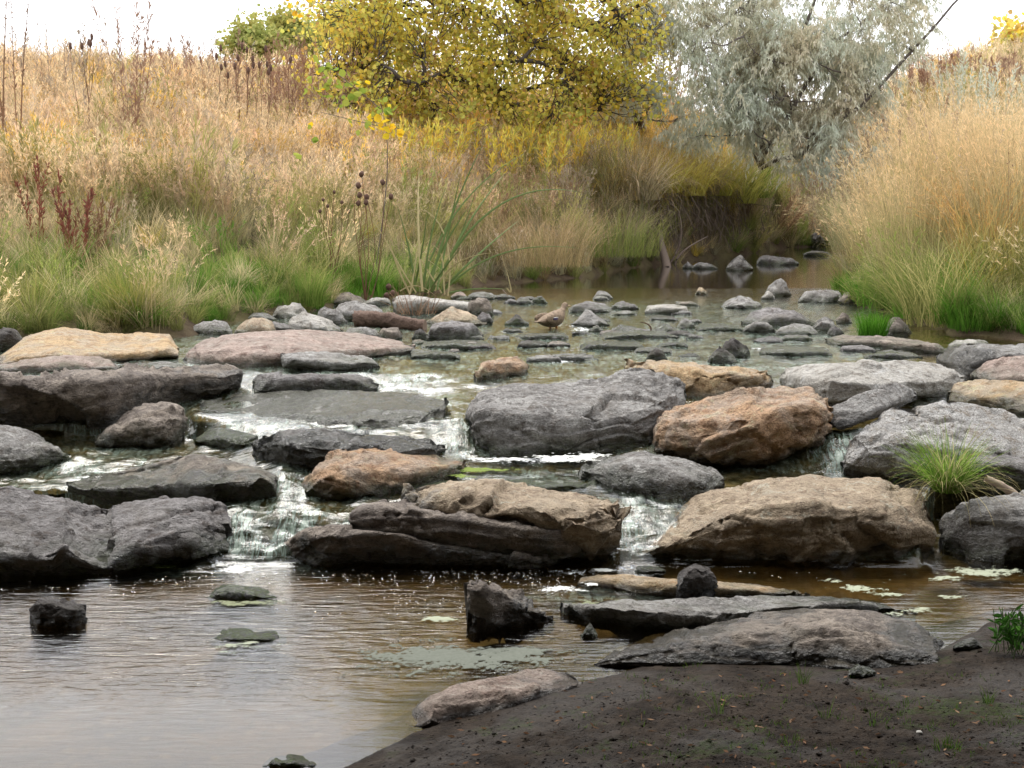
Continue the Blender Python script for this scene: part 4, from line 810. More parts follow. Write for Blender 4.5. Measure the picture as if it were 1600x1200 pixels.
def leaf_mat(name, cols, trans=.4, sheen=.0):
    t = NT(name); rr = t.attr('rr'); cr = t.node('ShaderNodeValToRGB'); t.l.new(rr, cr.inputs[0]); e = cr.color_ramp.elements
    while len(e) < len(cols): e.new(.5)
    for i, c in enumerate(cols): e[i].position = i/(len(cols)-1); e[i].color = (*c, 1)
    c = t.mix(t.ramp(t.noise(1.0, 3), .35, .65, 0, .5), cr.outputs[0], t.mix(1., cr.outputs[0], (1.1, .82, .6), 'MULTIPLY'))
    d = t.node('ShaderNodeBsdfDiffuse'); t.l.new(c, d.inputs[0]); tr = t.node('ShaderNodeBsdfTranslucent'); t.l.new(c, tr.inputs[0])
    m = t.node('ShaderNodeMixShader'); m.inputs[0].default_value = trans; t.l.new(d.outputs[0], m.inputs[1]); t.l.new(tr.outputs[0], m.inputs[2])
    return t.finish(m.outputs[0])
bark = simple_mat('bark', (.095, .075, .06), (.03, .024, .02), 25, .9, .8, .01)
barkg = simple_mat('bark_grey', (.20, .17, .15), (.08, .065, .055), 25, .9, .8, .01)
leafY = leaf_mat('cottonwood_leaf', [(.84, .60, .07), (.68, .62, .11), (.78, .70, .18), (.52, .58, .14), (.46, .29, .12), (.82, .70, .20)], .55)
leafG = leaf_mat('sapling_leaf', [(.26, .38, .07), (.40, .44, .09), (.20, .31, .05)])
leafO = leaf_mat('golden_leaf', [(.80, .56, .03), (.80, .66, .06), (.70, .40, .03)])
leafS = leaf_mat('silver_leaf', [(.42, .47, .36), (.70, .74, .64), (.57, .62, .51), (.80, .81, .73), (.34, .39, .22)], .35)
leafP = leaf_mat('far_tree_leaf', [(.40, .42, .14), (.30, .35, .10), (.48, .46, .18)])
leafR = leaf_mat('red_stalk', [(.22, .075, .06), (.30, .12, .09), (.16, .08, .06)], .15)
leafB = leaf_mat('dead_leaf', [(.20, .12, .08), (.30, .20, .13), (.14, .085, .06)], .2)
leafK = leaf_mat('lush_leaf', [(.055, .17, .03), (.09, .24, .045), (.04, .12, .02)], .2)
brushG = leaf_mat('grey_brush', [(.30, .25, .20), (.42, .37, .31), (.22, .17, .13)], .15)
brushR = leaf_mat('red_brush', [(.30, .19, .14), (.40, .28, .21), (.22, .14, .10)], .15)
brushD = leaf_mat('dry_flower', [(.48, .38, .27), (.60, .52, .42), (.36, .26, .18)], .2)
def pts_in(E, n, r):
    """n points in a set of ellipsoids given as photo column, row, depth, half sizes in photo pixels and metres"""
    w = np.array([e[3]*e[4] for e in E], float); k = r.choice(len(E), n, p=w/w.sum()); e = np.array(E, float)[k]
    u = r.normal(size=(n, 3)); u /= np.linalg.norm(u, axis=1)[:, None]; u *= r.uniform(.05, 1, n)[:, None]**.42
    Y = e[:, 2]+u[:, 2]*e[:, 5]; return np.stack(at_Y(e[:, 0]+u[:, 0]*e[:, 3], e[:, 1]+u[:, 1]*e[:, 4], Y), -1).T.reshape(-1, 3) if False else np.array([at_Y(a, b, c) for a, b, c in zip(e[:, 0]+u[:, 0]*e[:, 3], e[:, 1]+u[:, 1]*e[:, 4], Y)])
def tree(name, label, E, stems, nb, nc, leaves, bmat, lmat, seed, rad=.10, cat='tree', tw=.5):
    r = np.random.default_rng(seed); root = empty(name, stems[0][0]); tag(root, label, cat); b0 = np.array(stems[0][0])
    wood, nodes = [], []
    for st in stems:
        st = np.array(st); m = len(st); t = np.linspace(0, 1, 14); P = np.stack([np.interp(t*(m-1), np.arange(m), st[:, i]) for i in range(3)], 1)
        P[1:-1] += r.normal(0, .04, (12, 3)); wood.append(tube(P, rad*(1-.8*t), 7)); nodes.append(P[3:])
    nodes = np.vstack(nodes)
    for q in pts_in(E, nb, r):                                   # limbs reach from the nearest lower stem node into the crown
        d = np.linalg.norm(nodes-q, axis=1)+np.where(nodes[:, 2] > q[2]+.2, 3, 0); a = nodes[d.argmin()]
        c = curve(a, q, 9, .06, r); wood.append(tube(c, np.linspace(rad*.38, rad*.08, 9), 5)); nodes = np.vstack([nodes, c[3:]])
    CE = pts_in(E, int(nc*1.7), r); nn = fbm(CE*.95+seed, 3)+.25*fbm(CE*2.6, 2); CE = CE[nn > np.quantile(nn, .41)]; LV = []
    for q in CE:
        d = np.linalg.norm(nodes-q, axis=1); a = nodes[d.argmin()]
        if d.min() > tw*.3: 
            st = q+(a-q)*min(1, tw/d.min()); c = curve(st, q, 5, .1, r); wood.append(tube(c, np.linspace(rad*.07, rad*.03, 5), 3))
        LV.append(leaves(q, (q-a)/(d.min()+1e-6), r))
    V, Q, T, R = join(wood); mesh_obj('branches', V-b0, Q, bmat, root)
    V, Q, T, R = join(LV); o = mesh_obj('foliage', V-b0, Q, lmat, root, attrs={'tt': T, 'rr': R}, smooth=False); o['kind'] = 'stuff'
    return root
def cw(q, d, r):
    k = r.integers(7, 13); C = q+r.normal(0, 1, (k, 3))*np.array([.20, .20, .16]); s = round_leaves(C, .085, r)
    b = r.uniform(); return s[0], s[1], s[2], np.clip(s[3]*.55+b*.45, 0, 1)
c0 = ground_at(1000, 30.5)
tree('cottonwood_tree', 'big golden yellow leaved tree hanging over the bank at the top centre', [(760, -25, 26.5, 280, 150, 1.6), (880, 75, 27, 165, 115, 1.3), (640, 35, 27, 130, 70, 1.3), (540, 20, 27, 80, 55, 1), (985, 70, 29.5, 60, 120, .8), (770, -230, 28, 260, 180, 2.2), (700, -430, 28, 130, 130, 1.4), (590, -160, 28, 60, 50, .8), (530, 100, 26, 60, 60, .6), (945, 145, 27, 95, 60, .9), (620, 100, 26, 120, 70, .8), (700, 160, 26, 110, 45, .8), (840, 175, 26.4, 110, 45, .8), (560, 150, 25.5, 70, 50, .6), (700, 130, 26.5, 90, 60, .8)],
     [[c0, wpt(985, 110, 29.5), wpt(940, -60, 28.6), wpt(830, -330, 28)], [wpt(985, 150, 30), wpt(900, 105, 28), wpt(800, 50, 27.4), wpt(690, -20, 27)], [wpt(950, 0, 28.8), wpt(820, -120, 28), wpt(650, -300, 28)], [wpt(960, 60, 29), wpt(860, 20, 27.4), wpt(640, -60, 27)]],
     90, 3700, cw, bark, leafY, 11, rad=.14)
def ro(q, d, r):
    """drooping twig hung with narrow leaves"""
    az = r.uniform(0, 6.28); L = r.uniform(.25, .6); t = np.linspace(0, 1, 12)[:, None]
    h = np.array([math.cos(az), math.sin(az), 0]); P = q+L*(h*t*.8+np.array([0, 0, .25])*t-np.array([0, 0, 1.0])*t**2*.9); P = np.repeat(P, 3, 0)+r.normal(0, .015, (36, 3))
    D = np.tile([0, 0, -1.], (36, 1))+h*.35+r.normal(0, .35, (36, 3)); s = long_leaves(P, D, .13, .020, r)
    tb = tube(q+L*(h*t*.8+np.array([0, 0, .25])*t-np.array([0, 0, 1.0])*t**2*.9), .003, 3); b = r.uniform()
    return join([(s[0], s[1], s[2], np.clip(s[3]*.5+.5*b, 0, 1))])
c1 = ground_at(1185, 29.5); c1[2] = at_Y(1185, 262, 29.5)[2]
tree('russian_olive_tree', 'silvery grey leaved leaning tree with dark stems above the far pool', [(1190, 20, 28, 215, 130, 1.5), (1120, 120, 28.5, 130, 110, 1.1), (1300, 110, 28.5, 140, 90, 1.2), (1020, 60, 28, 50, 130, .6), (1180, 180, 28.3, 130, 60, .9), (1400, 30, 28, 70, 60, .7), (1260, 230, 28.5, 120, 40, .7), (1330, 180, 28.5, 70, 50, .6), (1180, -190, 28.5, 250, 140, 1.6), (1440, -60, 28.4, 60, 80, .6), (1080, 205, 28.5, 80, 40, .6), (1230, 140, 28, 150, 100, 1.2), (1000, 130, 28.2, 50, 90, .6), (1290, 225, 28, 120, 50, .8), (1360, 120, 28.2, 90, 70, .8), (1190, 60, 28, 200, 110, 1.4)],
     [[c1, wpt(1190, 210, 28.8), wpt(1240, 90, 28.4), wpt(1290, -40, 28.2), wpt(1330, -250, 28)], [c1, wpt(1150, 180, 29), wpt(1105, 60, 29), wpt(1085, -150, 29)], [c1, wpt(1265, 235, 28.4), wpt(1350, 155, 28.2), wpt(1420, 80, 28), wpt(1500, -8, 27.8), wpt(1560, -60, 27.6)], [c1, wpt(1180, 190, 28.6), wpt(1165, 60, 28.4), wpt(1190, -100, 28.2)], [c1, wpt(1215, 200, 28.4), wpt(1295, 75, 28.2), wpt(1385, 5, 28), wpt(1450, -60, 28)], [wpt(1350, 158, 28.2), wpt(1352, 125, 28.2), wpt(1375, 105, 28.1)]],
     80, 4000, ro, barkg, leafS, 12, rad=.055)
def puff(sz, k, sp):
    def f(q, d, r): return round_leaves(q+r.normal(0, sp, (k, 3)), sz, r)
    return f
for lab, E, b, sd_ in (('rounded pale yellow green far tree behind the hill, left one', [(395, 72, 70, 52, 18, 1.8), (378, 52, 70, 16, 18, .8), (402, 48, 70, 12, 16, .8), (425, 62, 70, 20, 14, .8)], (392, 70), 21), ('second pale yellow green far tree on the skyline, left of the golden tree', [(458, 66, 72, 42, 20, 1.8), (440, 38, 72, 16, 18, .8), (470, 44, 72, 14, 16, .8)], (455, 72), 22), ('bushy far tree touching the left side of the golden tree', [(540, 50, 68, 50, 30, 1.8)], (540, 68), 23), ('yellow far tree at the right edge of the skyline', [(1625, 80, 52, 68, 36, 1.4), (1600, 62, 52, 30, 22, 1)], (1625, 52), 24)):
    g = ground_at(b[0], b[1]); tree('far_tree', lab, E, [[g, at_Y(b[0], E[0][1], b[1])]], 8, 260, puff(.20, 12, .30), barkg, leafP if sd_ < 24 else leafY, sd_, rad=.12)

# shrubs and tall weeds: thin stems with fine side branches
def weed(name, label, px, Y, pytop, n, spread, lean, mat, seed, m=40, ln=.14, w=.006, sw=.012, cat='plant', top=.75, curvev=.25, tag_=True, droop=0.):
    base = ground_at(px, Y); base[2] -= .03; L = (H0+Y*float(slope(pytop)))-base[2]; L = max(.15, L)
    a = blades(n, L*1.03, spread, lean, curvev, sw, 6, seed, .35); b = panicles(a[4], m, ln, w, seed+1, top, droop)
    V, Q, T, R = join([a[:4], b]); o = mesh_obj(name, V, Q, mat, attrs={'tt': T, 'rr': R}, loc=base, smooth=False)
    if tag_: tag(o, label, cat)
    return o
weed('dead_stalk', 'tall dark dead stalk at the far left end of the skyline', 8, 19, -60, 3, .05, .06, leafB, 31, 60, .09, .008, .035, top=.8)
weed('dead_stalk', 'thick forked dark dead stalk just right of the leftmost one', 36, 19, -40, 5, .06, .14, leafB, 33, 60, .09, .008, .04, top=.8)
weed('feathery_weed', 'tall feathery reddish weed against the sky on the left', 214, 21, -12, 9, .10, .13, brushR, 35, 90, .16, .008, .015, top=.85)
weed('airy_weed', 'thin airy weed on the skyline between the stalks and the feathery weed', 150, 22, 10, 4, .1, .15, brushG, 37, 30, .12, .01, .012, top=.7)
weed('skyline_brush', 'low twiggy brush on the skyline at the left', 95, 25, 48, 22, .9, .3, brushG, 39, 26, .15, .008, .012, cat='shrub')
weed('skyline_brush', 'twiggy brush in the dip of the skyline left of the far trees', 290, 27, 55, 26, .9, .4, brushG, 41, 26, .16, .008, .012, cat='shrub')
weed('reddish_brush', 'broad pinkish brown brush below the pale far trees', 385, 26, 66, 60, 1.3, .25, brushR, 43, 40, .16, .009, .012, cat='shrub')
weed('reddish_brush', 'brown brush between the far trees and the golden tree', 490, 26, 75, 50, 1.1, .25, brushR, 45, 40, .16, .009, .012, cat='shrub')
weed('maroon_plant', 'maroon leafed dead plant in the left meadow, nearer to the water', 122, 15.0, 300, 9, .10, .22, leafR, 47, 60, .10, .010, .012, top=.9)
weed('maroon_plant', 'brownish red plant at the left of the meadow foot', 75, 15.5, 240, 7, .16, .12, leafR, 49, 50, .10, .008, .012, top=.85)
weed('brown_dead_plant', 'dark brown bushy dead plant right of the maroon one', 152, 15.4, 315, 14, .16, .3, leafB, 51, 40, .09, .007, .010, top=.8)
for i, (x, Y, pt, l) in enumerate([(1215, 35, 270, 'grey brown brush at the far bend, left of the stream'), (1270, 40, 250, 'tangled brush straight above the bend of the stream'), (1335, 34, 215, 'pale grey brush under the leaning stem of the silvery tree'), (1400, 31, 150, 'grey brown brush right of the leaning stem'), (1250, 46, 190, 'brown brush seen through the silvery tree'), (1350, 48, 150, 'faded brush on the hill behind the leaning stem'), (1130, 38, 170, 'brown brush behind the stems of the silvery tree'), (1060, 36, 190, 'orange brown brush between the two trees')]):
    weed('stream_brush', l, x, Y, pt, 46, 1.3, .5, brushG if i not in (4, 7) else brushR, 60+2*i, 34, .17, .010, .014, cat='shrub')
for i, (x, Y, pt, l, mt) in enumerate([(600, 31, 60, 'pinkish brown brush at the left foot of the golden tree', 0), (690, 33, 50, 'golden brush behind the left part of the golden tree', 1), (790, 33, 40, 'golden brush behind the middle of the golden tree', 1), (890, 33, 60, 'golden brush behind the right part of the golden tree', 1), (985, 34, 60, 'brown brush behind the gap between the two trees', 0), (640, 24.5, 190, 'low golden shrub in the grass below the golden tree, left one', 1), (760, 25, 195, 'low golden shrub in the grass below the golden tree, middle one', 1), (860, 26, 200, 'low golden shrub in the grass below the golden tree, right one', 1), (1180, 40, 90, 'faded brown brush far behind the silvery tree', 0), (1290, 46, 110, 'pale brush on the far slope right behind the silvery tree', 0)]):
    weed('brush', l, x, Y, pt, 60, 1.5, .35, brushR if mt == 0 else leafY, 140+2*i, 44, .16, .013, .012, cat='shrub')
for i, (x, Y, pt, l, mt) in enumerate([(1455, 36, 80, 'reddish shrub on the right hillside, leftmost of the three', 0), (1530, 34, 90, 'reddish shrub on the right hillside, middle one', 0), (1600, 32, 110, 'reddish shrub on the right hillside at the edge of the photo', 0)]):
    weed('hill_shrub', l, x, Y, pt, 60, 1.2, .3, brushR, 80+2*i, 44, .17, .010, .014, cat='shrub')
for i, (x, Y, pt, l) in enumerate([(1490, 27, 85, 'silvery sage plant in front of the reddish shrubs, left one'), (1560, 25, 95, 'silvery sage plant in front of the reddish shrubs, right one')]):
    weed('sage_plant', l, x, Y, pt, 16, .35, .2, leafS, 90+2*i, 60, .13, .010, .014, cat='plant')
# seed head stalks: a stalk with a dark oval head
headm = simple_mat('seed_head', (.16, .085, .055), (.07, .04, .03), 60, .9, .8, .01)
def blob(c, rx, rz, n=6, m=8):
    th = np.linspace(.05, np.pi-.05, n); ph = np.arange(m)*2*np.pi/m
    V = np.stack([rx*np.sin(th)[:, None]*np.cos(ph), rx*np.sin(th)[:, None]*np.sin(ph), np.broadcast_to(-rz*np.cos(th)[:, None], (n, m))], -1).reshape(-1, 3)+c
    i = np.arange(n-1)[:, None]*m; j = np.arange(m)[None]; k = (j+1) % m
    return V, np.stack([i+j, i+k, i+m+k, i+m+j], -1).reshape(-1, 4), np.zeros(len(V)), np.zeros(len(V))
def headstalk(label, px, Y, tops, seed, rx=.025, rz=.055, group=None):
    r = np.random.default_rng(seed); b = ground_at(px, Y); root = empty('seed_head_stalk', b); tag(root, label, 'weed', group)
    W = []
    for (x, y) in tops:
        e = at_Y(x, y, Y+r.uniform(-.3, .3)); W.append(tube(curve(b, e, 8, .03, r), np.linspace(.005, .003, 8), 4)); V, Q, _, _ = blob(np.zeros(3), rx, rz)
        mesh_obj('seed_head', V+r.normal(0, rx*.13, V.shape), Q, headm, root, loc=e-b)
    V, Q, T, R = join(W); mesh_obj('stalk', V-b, Q, leafB, root, attrs={'tt': T, 'rr': R})
headstalk('dead stalk with dark heads below the pale far trees, leftmost group', 345, 23, [(345, 75), (352, 100), (338, 88), (356, 118), (346, 105)], 1)
headstalk('dead stalk with dark heads below the pale far trees, middle group', 380, 22.5, [(378, 72), (372, 90), (386, 78), (395, 92), (396, 102), (367, 103), (388, 110)], 2)
headstalk('dead stalk with dark heads below the pale far trees, right group', 415, 22.5, [(415, 76), (405, 102), (417, 100), (423, 106), (454, 93), (420, 112)], 3)
headstalk('tall dead stalk with dark heads against the sky, right of the two stalks', 140, 21, [(143, 58), (141, 68), (139, 66), (128, 72), (110, 72)], 4)
headstalk('dry stalk with brown ball heads left of the sedge clump', 572, 16.6, [(560, 290), (562, 305), (573, 308), (598, 285), (611, 307), (560, 318), (572, 316), (565, 272)], 5, .03, .035)
headstalk('dry weed with small dark dots of heads above the sedge clump', 520, 16.9, [(505, 312), (512, 322), (522, 300), (534, 316), (545, 330), (500, 330)], 6, .02, .022)
headstalk('pale dry flower stalk standing on the stone heap', 610, 16.8, [(607, 448), (613, 458), (604, 462)], 7, .035, .04)
# pale flower clusters on the right bank
for i, (x, Y, pt, l) in enumerate([(1415, 19, 178, 'dry flat flower heads at the top of the right bank grass, left one'), (1440, 18.5, 150, 'dry flat flower heads at the top of the right bank grass, right one')]):
    weed('dry_flower', l, x, Y, pt, 7, .08, .25, brushD, 100+i, 60, .05, .02, .01, top=.14)
# bunch grass on the right bank
def tussock(name, label, px, Y, pytop, n, lean, cv, cols, seed, w=.006, spread=.25, pan=0, base=None, cat='grass clump', Lm=None, Lv=.4, trans=.35, zo=0.):
    b = ground_at(px, Y) if base is None else np.array(base, float); b[2] += zo; L = (H0+Y*float(slope(pytop))-b[2]) if Lm is None else Lm
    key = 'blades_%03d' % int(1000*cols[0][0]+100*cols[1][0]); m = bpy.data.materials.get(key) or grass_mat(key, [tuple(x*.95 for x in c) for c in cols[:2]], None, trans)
    a = blades(n, L*1.05, spread, lean, cv, w, 7, seed, Lv); parts = [a[:4]]
    if pan: parts.append(panicles(a[4], pan, .09, .0035, seed+1, .35))
    V, Q, T, R = join(parts); o = mesh_obj(name, V, Q, m, attrs={'tt': T, 'rr': R}, loc=b); tag(o, label, cat); return o
bun = [(.60, .50, .30), (.70, .58, .38)]
tussock('bunch_grass', 'tall straw coloured bunch grass leaning left over the water, right bank', 1425, 16.0, 215, 700, .30, .95, bun, 201, spread=.42, pan=5)
tussock('bunch_grass', 'tallest straw coloured bunch grass, in the middle of the right bank', 1500, 16.4, 135, 800, .24, .75, bun, 203, spread=.45, pan=6)
tussock('bunch_grass', 'straw coloured bunch grass at the right edge of the photo', 1590, 15.0, 150, 800, .26, .8, bun, 205, spread=.45, pan=6)
tussock('bunch_grass', 'low reddish tan bunch grass at the left end of the right bank', 1368, 18.5, 300, 500, .42, 1.2, bun, 207, spread=.35, pan=3)
tussock('bunch_grass', 'straw grass mound behind the others near the leaning stem', 1450, 20.5, 165, 600, .3, .8, bun, 209, spread=.6, pan=6)
tussock('green_grass_clump', 'olive green grass clump at the right edge, rising behind the bright turf', 1575, 14.2, 330, 500, .3, .9, [(.30, .34, .10), (.50, .44, .18)], 211, spread=.4)
tussock('bunch_grass', 'wind bent pale bunch grass arching out over the far bend from the right bank', 1352, 20.5, 255, 420, .55, 1.6, [(.56, .50, .33), (.44, .42, .26)], 213, spread=.5, pan=3, w=.009)
tussock('bunch_grass', 'rusty orange streak of grass in the right bank bunch grass', 1535, 14.6, 260, 160, .35, 1.3, [(.60, .34, .14), (.62, .46, .20)], 215, spread=.25, pan=4, w=.009)
tussock('bunch_grass', 'loose greenish grass with bent blades at the front of the right bank', 1470, 13.9, 300, 240, .6, 1.9, [(.36, .38, .14), (.60, .52, .28)], 217, spread=.35, w=.010)
weed('dry_weed', 'pair of tall thin dark stems standing in the right bank grass', 1578, 14.2, 215, 2, .05, .08, leafB, 219, 10, .05, .006, .012)
weed('dry_weed', 'pale feathery weed leaning over the right bank grass', 1520, 15.5, 120, 5, .12, .3, brushD, 221, 40, .08, .007, .010, top=.5)
# tufts one can single out
lush = [(.07, .21, .02), (.13, .33, .04)]
tussock('grass_tuft', 'round bright green tuft between stones at the right side of the riffle', 1362, 14.2, 470, 420, .35, .9, lush, 221, spread=.13, w=.006, zo=-.05, base=at_z(1363, 518, .72))
tussock('grass_tuft', 'upright green tuft at the top of the upper left stone pile', 486, 15.0, 418, 300, .25, .9, [(.16, .30, .05), (.34, .40, .13)], 223, spread=.12, base=at_z(487, 478, .80))
tussock('grass_tuft', 'arching green and straw tuft above the golden tan boulder', 205, 13.0, 415, 420, .4, 1.3, [(.22, .30, .06), (.46, .42, .16)], 225, spread=.16, base=at_z(205, 505, .80))
tussock('grass_tuft', 'arching tuft hanging over the left edge of the golden tan boulder', 35, 12.8, 400, 260, .4, 1.4, [(.24, .30, .07), (.46, .42, .18)], 227, spread=.16, base=at_z(42, 500, .82))
for i, (x, y, Lm, ca, cb, l) in enumerate([(950, 292, .9, (.40, .34, .26), (.26, .20, .14), 'grey brown dead grass hanging at the left end of the dark hollow'), (985, 288, 1.1, (.36, .29, .22), (.46, .38, .28), 'shaggy dead grass hanging over the left part of the dark hollow'), (1020, 282, 1.0, (.48, .36, .08), (.34, .32, .10), 'yellow grass mound on the lip of the bank, left one'), (1060, 276, 1.1, (.56, .42, .09), (.40, .37, .12), 'yellow orange grass mound on the lip of the bank, middle one'), (1100, 272, 1.1, (.50, .40, .09), (.26, .30, .08), 'yellow green grass mound on the lip of the bank, right one'), (1140, 272, 1.3, (.30, .33, .09), (.46, .42, .14), 'green grass hanging low over the right end of the dark hollow'), (1080, 296, .9, (.36, .29, .20), (.24, .18, .12), 'dead brown grass hanging over the middle of the dark hollow'), (1165, 300, 1.4, (.14, .21, .05), (.28, .32, .10), 'long green grass curtain beside the dark hollow')]):
    Yl = float(np.interp(x, [930, 960, 1030, 1130, 1170, 1205], [22.2, 23.4, 25.6, 28.4, 29.9, 31.8]))+.55
    tussock('overhanging_grass', l, 0, 0, 0, 420, .8, 2.5, [tuple(v*1.35 for v in ca), tuple(v*1.35 for v in cb)], 260+i, spread=.5, Lm=Lm, base=np.array([(Yl+.25)*(x-800)/F, Yl+.25, float(gz(x, Yl+.25))-.06]), w=.016)
tussock('grass_tuft', 'pink tan drooping grass at the water edge behind the sedge', 850, 21.0, 340, 700, .5, 2.2, [(.46, .32, .20), (.60, .45, .30)], 231, spread=.7, Lm=1.1, base=at_z(850, 415, .95))
tussock('grass_tuft', 'green drooping grass at the water edge right of the pink tan one', 955, 23.0, 340, 500, .5, 2.0, [(.20, .28, .07), (.42, .42, .17)], 233, spread=.7, Lm=1.0, base=at_z(960, 400, 1.0))
tf = at_Y(1480, 768, 7.95)
tr_ = tussock('hanging_grass_tuft', 'bright green grass tuft growing between the tan front boulder and the grey one', 0, 0, 0, 420, .85, 1.6, [(.17, .34, .05), (.34, .50, .12)], 241, w=.0055, spread=.07, base=tf, Lm=.42, Lv=.5)
for k, (lm, cv, sd_) in enumerate(((.50, 2.3, 243),)):
    a = blades(160, lm, .05, 1.35, cv, .006, 7, sd_, .4, azb=(-math.pi/2, .9)); o = mesh_obj('dry_blade', a[0], a[1], grass_mat('dry_tuft_blade', ((.42, .38, .16), (.62, .56, .36))), tr_, attrs={'tt': a[2], 'rr': a[3]}); o['label'] = 'pale dry blades hanging down from the tuft'; o['kind'] = 'stuff'
for i in range(4):
    a = at_Y(1480, 765, 8.3); e = at_Y([1372, 1395, 1556, 1440][i], [672, 700, 690, 640][i], 8.1+.1*i)
# sedge clump with long arching leaves
sb = ground_at(660, 16.6); sb[2] = at_z(660, 462, .76)[2]; sb[:2] = at_z(660, 462, .76)[:2]
sed = empty('sedge_clump', sb); tag(sed, 'sedge clump with long arching green leaves at the edge of the stone heap', 'sedge')
sgm = simple_mat('sedge_leaf', (.13, .21, .06), (.20, .26, .09), 8, .5, .1); sym = simple_mat('sedge_leaf_dry', (.55, .46, .24), (.42, .33, .16), 8, .7, .1)
def strip(P, w, parent, mat, seed, base):
    P = np.asarray(P, float); d = np.gradient(P, axis=0); sd = np.cross(d, [0, 1., .3]); sd /= np.linalg.norm(sd, axis=1)[:, None]+1e-9; t = np.linspace(0, 1, len(P))[:, None]
    ww = w*(1-t**2.2*.9)/2; mid = P+np.array([0, -.25*w, 0]); V = np.hstack([P-sd*ww, mid, P+sd*ww]).reshape(-1, 3); Q = []
    for i in range(len(P)-1): Q += [[3*i, 3*i+1, 3*i+4, 3*i+3], [3*i+1, 3*i+2, 3*i+5, 3*i+4]]
    return mesh_obj('leaf', V-base, Q, mat, parent)
def bez(pts, n=14):
    pts = [np.array(p, float) for p in pts]; t = np.linspace(0, 1, n)[:, None]
    if len(pts) == 3: return (1-t)**2*pts[0]+2*t*(1-t)*pts[1]+t*t*pts[2]
    return (1-t)**3*pts[0]+3*t*(1-t)**2*pts[1]+3*t*t*(1-t)*pts[2]+t**3*pts[3]
r = np.random.default_rng(55)
SL = [((680, 455), (720, 350), (790, 270)), ((670, 455), (700, 330), (760, 215)), ((690, 455), (740, 400), (810, 345)), ((665, 452), (690, 380), (735, 320)), ((660, 455), (650, 350), (655, 265)), ((675, 455), (760, 270), (905, 300)), ((690, 458), (770, 370), (905, 388)),
      ((700, 458), (740, 448), (792, 452)), ((650, 455), (640, 380), (620, 320)), ((680, 455), (700, 400), (770, 395)), ((655, 455), (700, 300), (820, 240)), ((668, 455), (720, 390), (745, 290)), ((662, 455), (668, 360), (700, 285)), ((672, 455), (690, 420), (728, 378)), ((640, 458), (610, 400), (600, 340)), ((645, 458), (660, 400), (668, 330)), ((683, 452), (705, 340), (720, 270))]
for i, (a, b, c) in enumerate(SL):
    Y0 = sb[1]+r.uniform(-.15, .15); strip(bez([at_Y(*a, Y0), at_Y(*b, Y0-r.uniform(-.2, .4)), at_Y(*c, Y0-r.uniform(-.4, .8))]), .030 if i < 6 else .024, sed, sgm if i % 5 != 4 else sym, i, sb)
SD = [((690, 458), (655, 400), (632, 375), (700, 430)), ((640, 460), (648, 430), (650, 395), (655, 372)), ((695, 460), (690, 420), (700, 395), (672, 380)), ((625, 455), (640, 445), (655, 440), (680, 462)), ((668, 458), (680, 440), (700, 425), (712, 418)), ((792, 450), (800, 462), (804, 464), (783, 395)), ((650, 457), (600, 380), (592, 340), (560, 330)), ((700, 462), (720, 330), (640, 280), (600, 380))]
for i, q in enumerate(SD):
    Y0 = sb[1]-.12; strip(bez([at_Y(*p, Y0) for p in q]), .018, sed, sym, 40+i, sb)
# sapling with big green and yellow leaves
sp = ground_at(585, 17.8); sap = empty('sapling', sp); tag(sap, 'slender young tree with large green and golden leaves in front of the meadow', 'sapling')
wood = [tube(bez([sp, at_Y(600, 330, 17.8), at_Y(620, 220, 17.7), at_Y(590, 150, 17.6)]), np.linspace(.008, .004, 14), 5), tube(bez([at_Y(594, 170, 17.6), at_Y(560, 140, 17.5), at_Y(500, 95, 17.5)]), np.linspace(.006, .003, 14), 4), tube(bez([at_Y(606, 200, 17.7), at_Y(560, 190, 17.6), at_Y(500, 175, 17.5)]), np.linspace(.006, .003, 14), 4)]
LP = [(497, 93), (503, 104), (512, 97), (495, 110), (508, 118), (520, 110), (519, 122), (530, 128), (538, 120), (546, 132), (553, 126), (560, 138), (552, 148), (566, 146), (573, 135), (483, 122), (490, 133), (505, 150), (516, 152), (521, 160), (530, 168), (487, 190), (492, 218), (540, 150), (548, 160), (560, 152), (600, 160), (607, 168), (600, 176), (612, 172), (593, 165), (585, 175), (583, 187), (592, 192), (603, 186), (610, 193), (613, 200), (622, 205), (630, 212), (617, 212), (627, 218), (572, 190), (562, 195), (478, 138), (500, 140), (510, 135), (585, 200), (598, 200), (470, 250), (545, 190)]
lm_ = {}
for key, mt in (('g', leafG), ('o', leafO)):
    V, Q, T, R = round_leaves(np.zeros((1, 3)), 1., np.random.default_rng(2)); V, Q, T, R = round_leaves(np.zeros((6, 3)), 1., np.random.default_rng(2))
    lm_[key] = []
    for k in range(6):
        o = mesh_obj('leaf', V[k*6:k*6+6], [[0, 1, 2, 3], [0, 3, 4, 5]], mt, attrs={'tt': T[:6], 'rr': np.full(6, (k+.5)/6)}, smooth=False); lm_[key].append(o.data); bpy.data.objects.remove(o)
def leafpart(parent, data, loc, size, rot):
    o = bpy.data.objects.new('leaf', data); COL.objects.link(o); o.parent = parent; o.location = [float(v) for v in loc]; o.scale = (size,)*3; o.rotation_euler = [float(v) for v in rot]; return o
for i, (x, y) in enumerate(LP):
    for k in range(2):
        q = at_Y(x+r.normal(0, 5)*k, y+r.normal(0, 4)*k, 17.5+r.uniform(-.15, .15)); gold = (x > 575 and y > 178) or r.uniform() < .12
        leafpart(sap, lm_['o' if gold else 'g'][r.integers(6)], q-sp, r.uniform(.075, .125), r.normal(0, .6, 3))
V, Q, T, R = join(wood); mesh_obj('stem', V-sp, Q, barkg, sap)
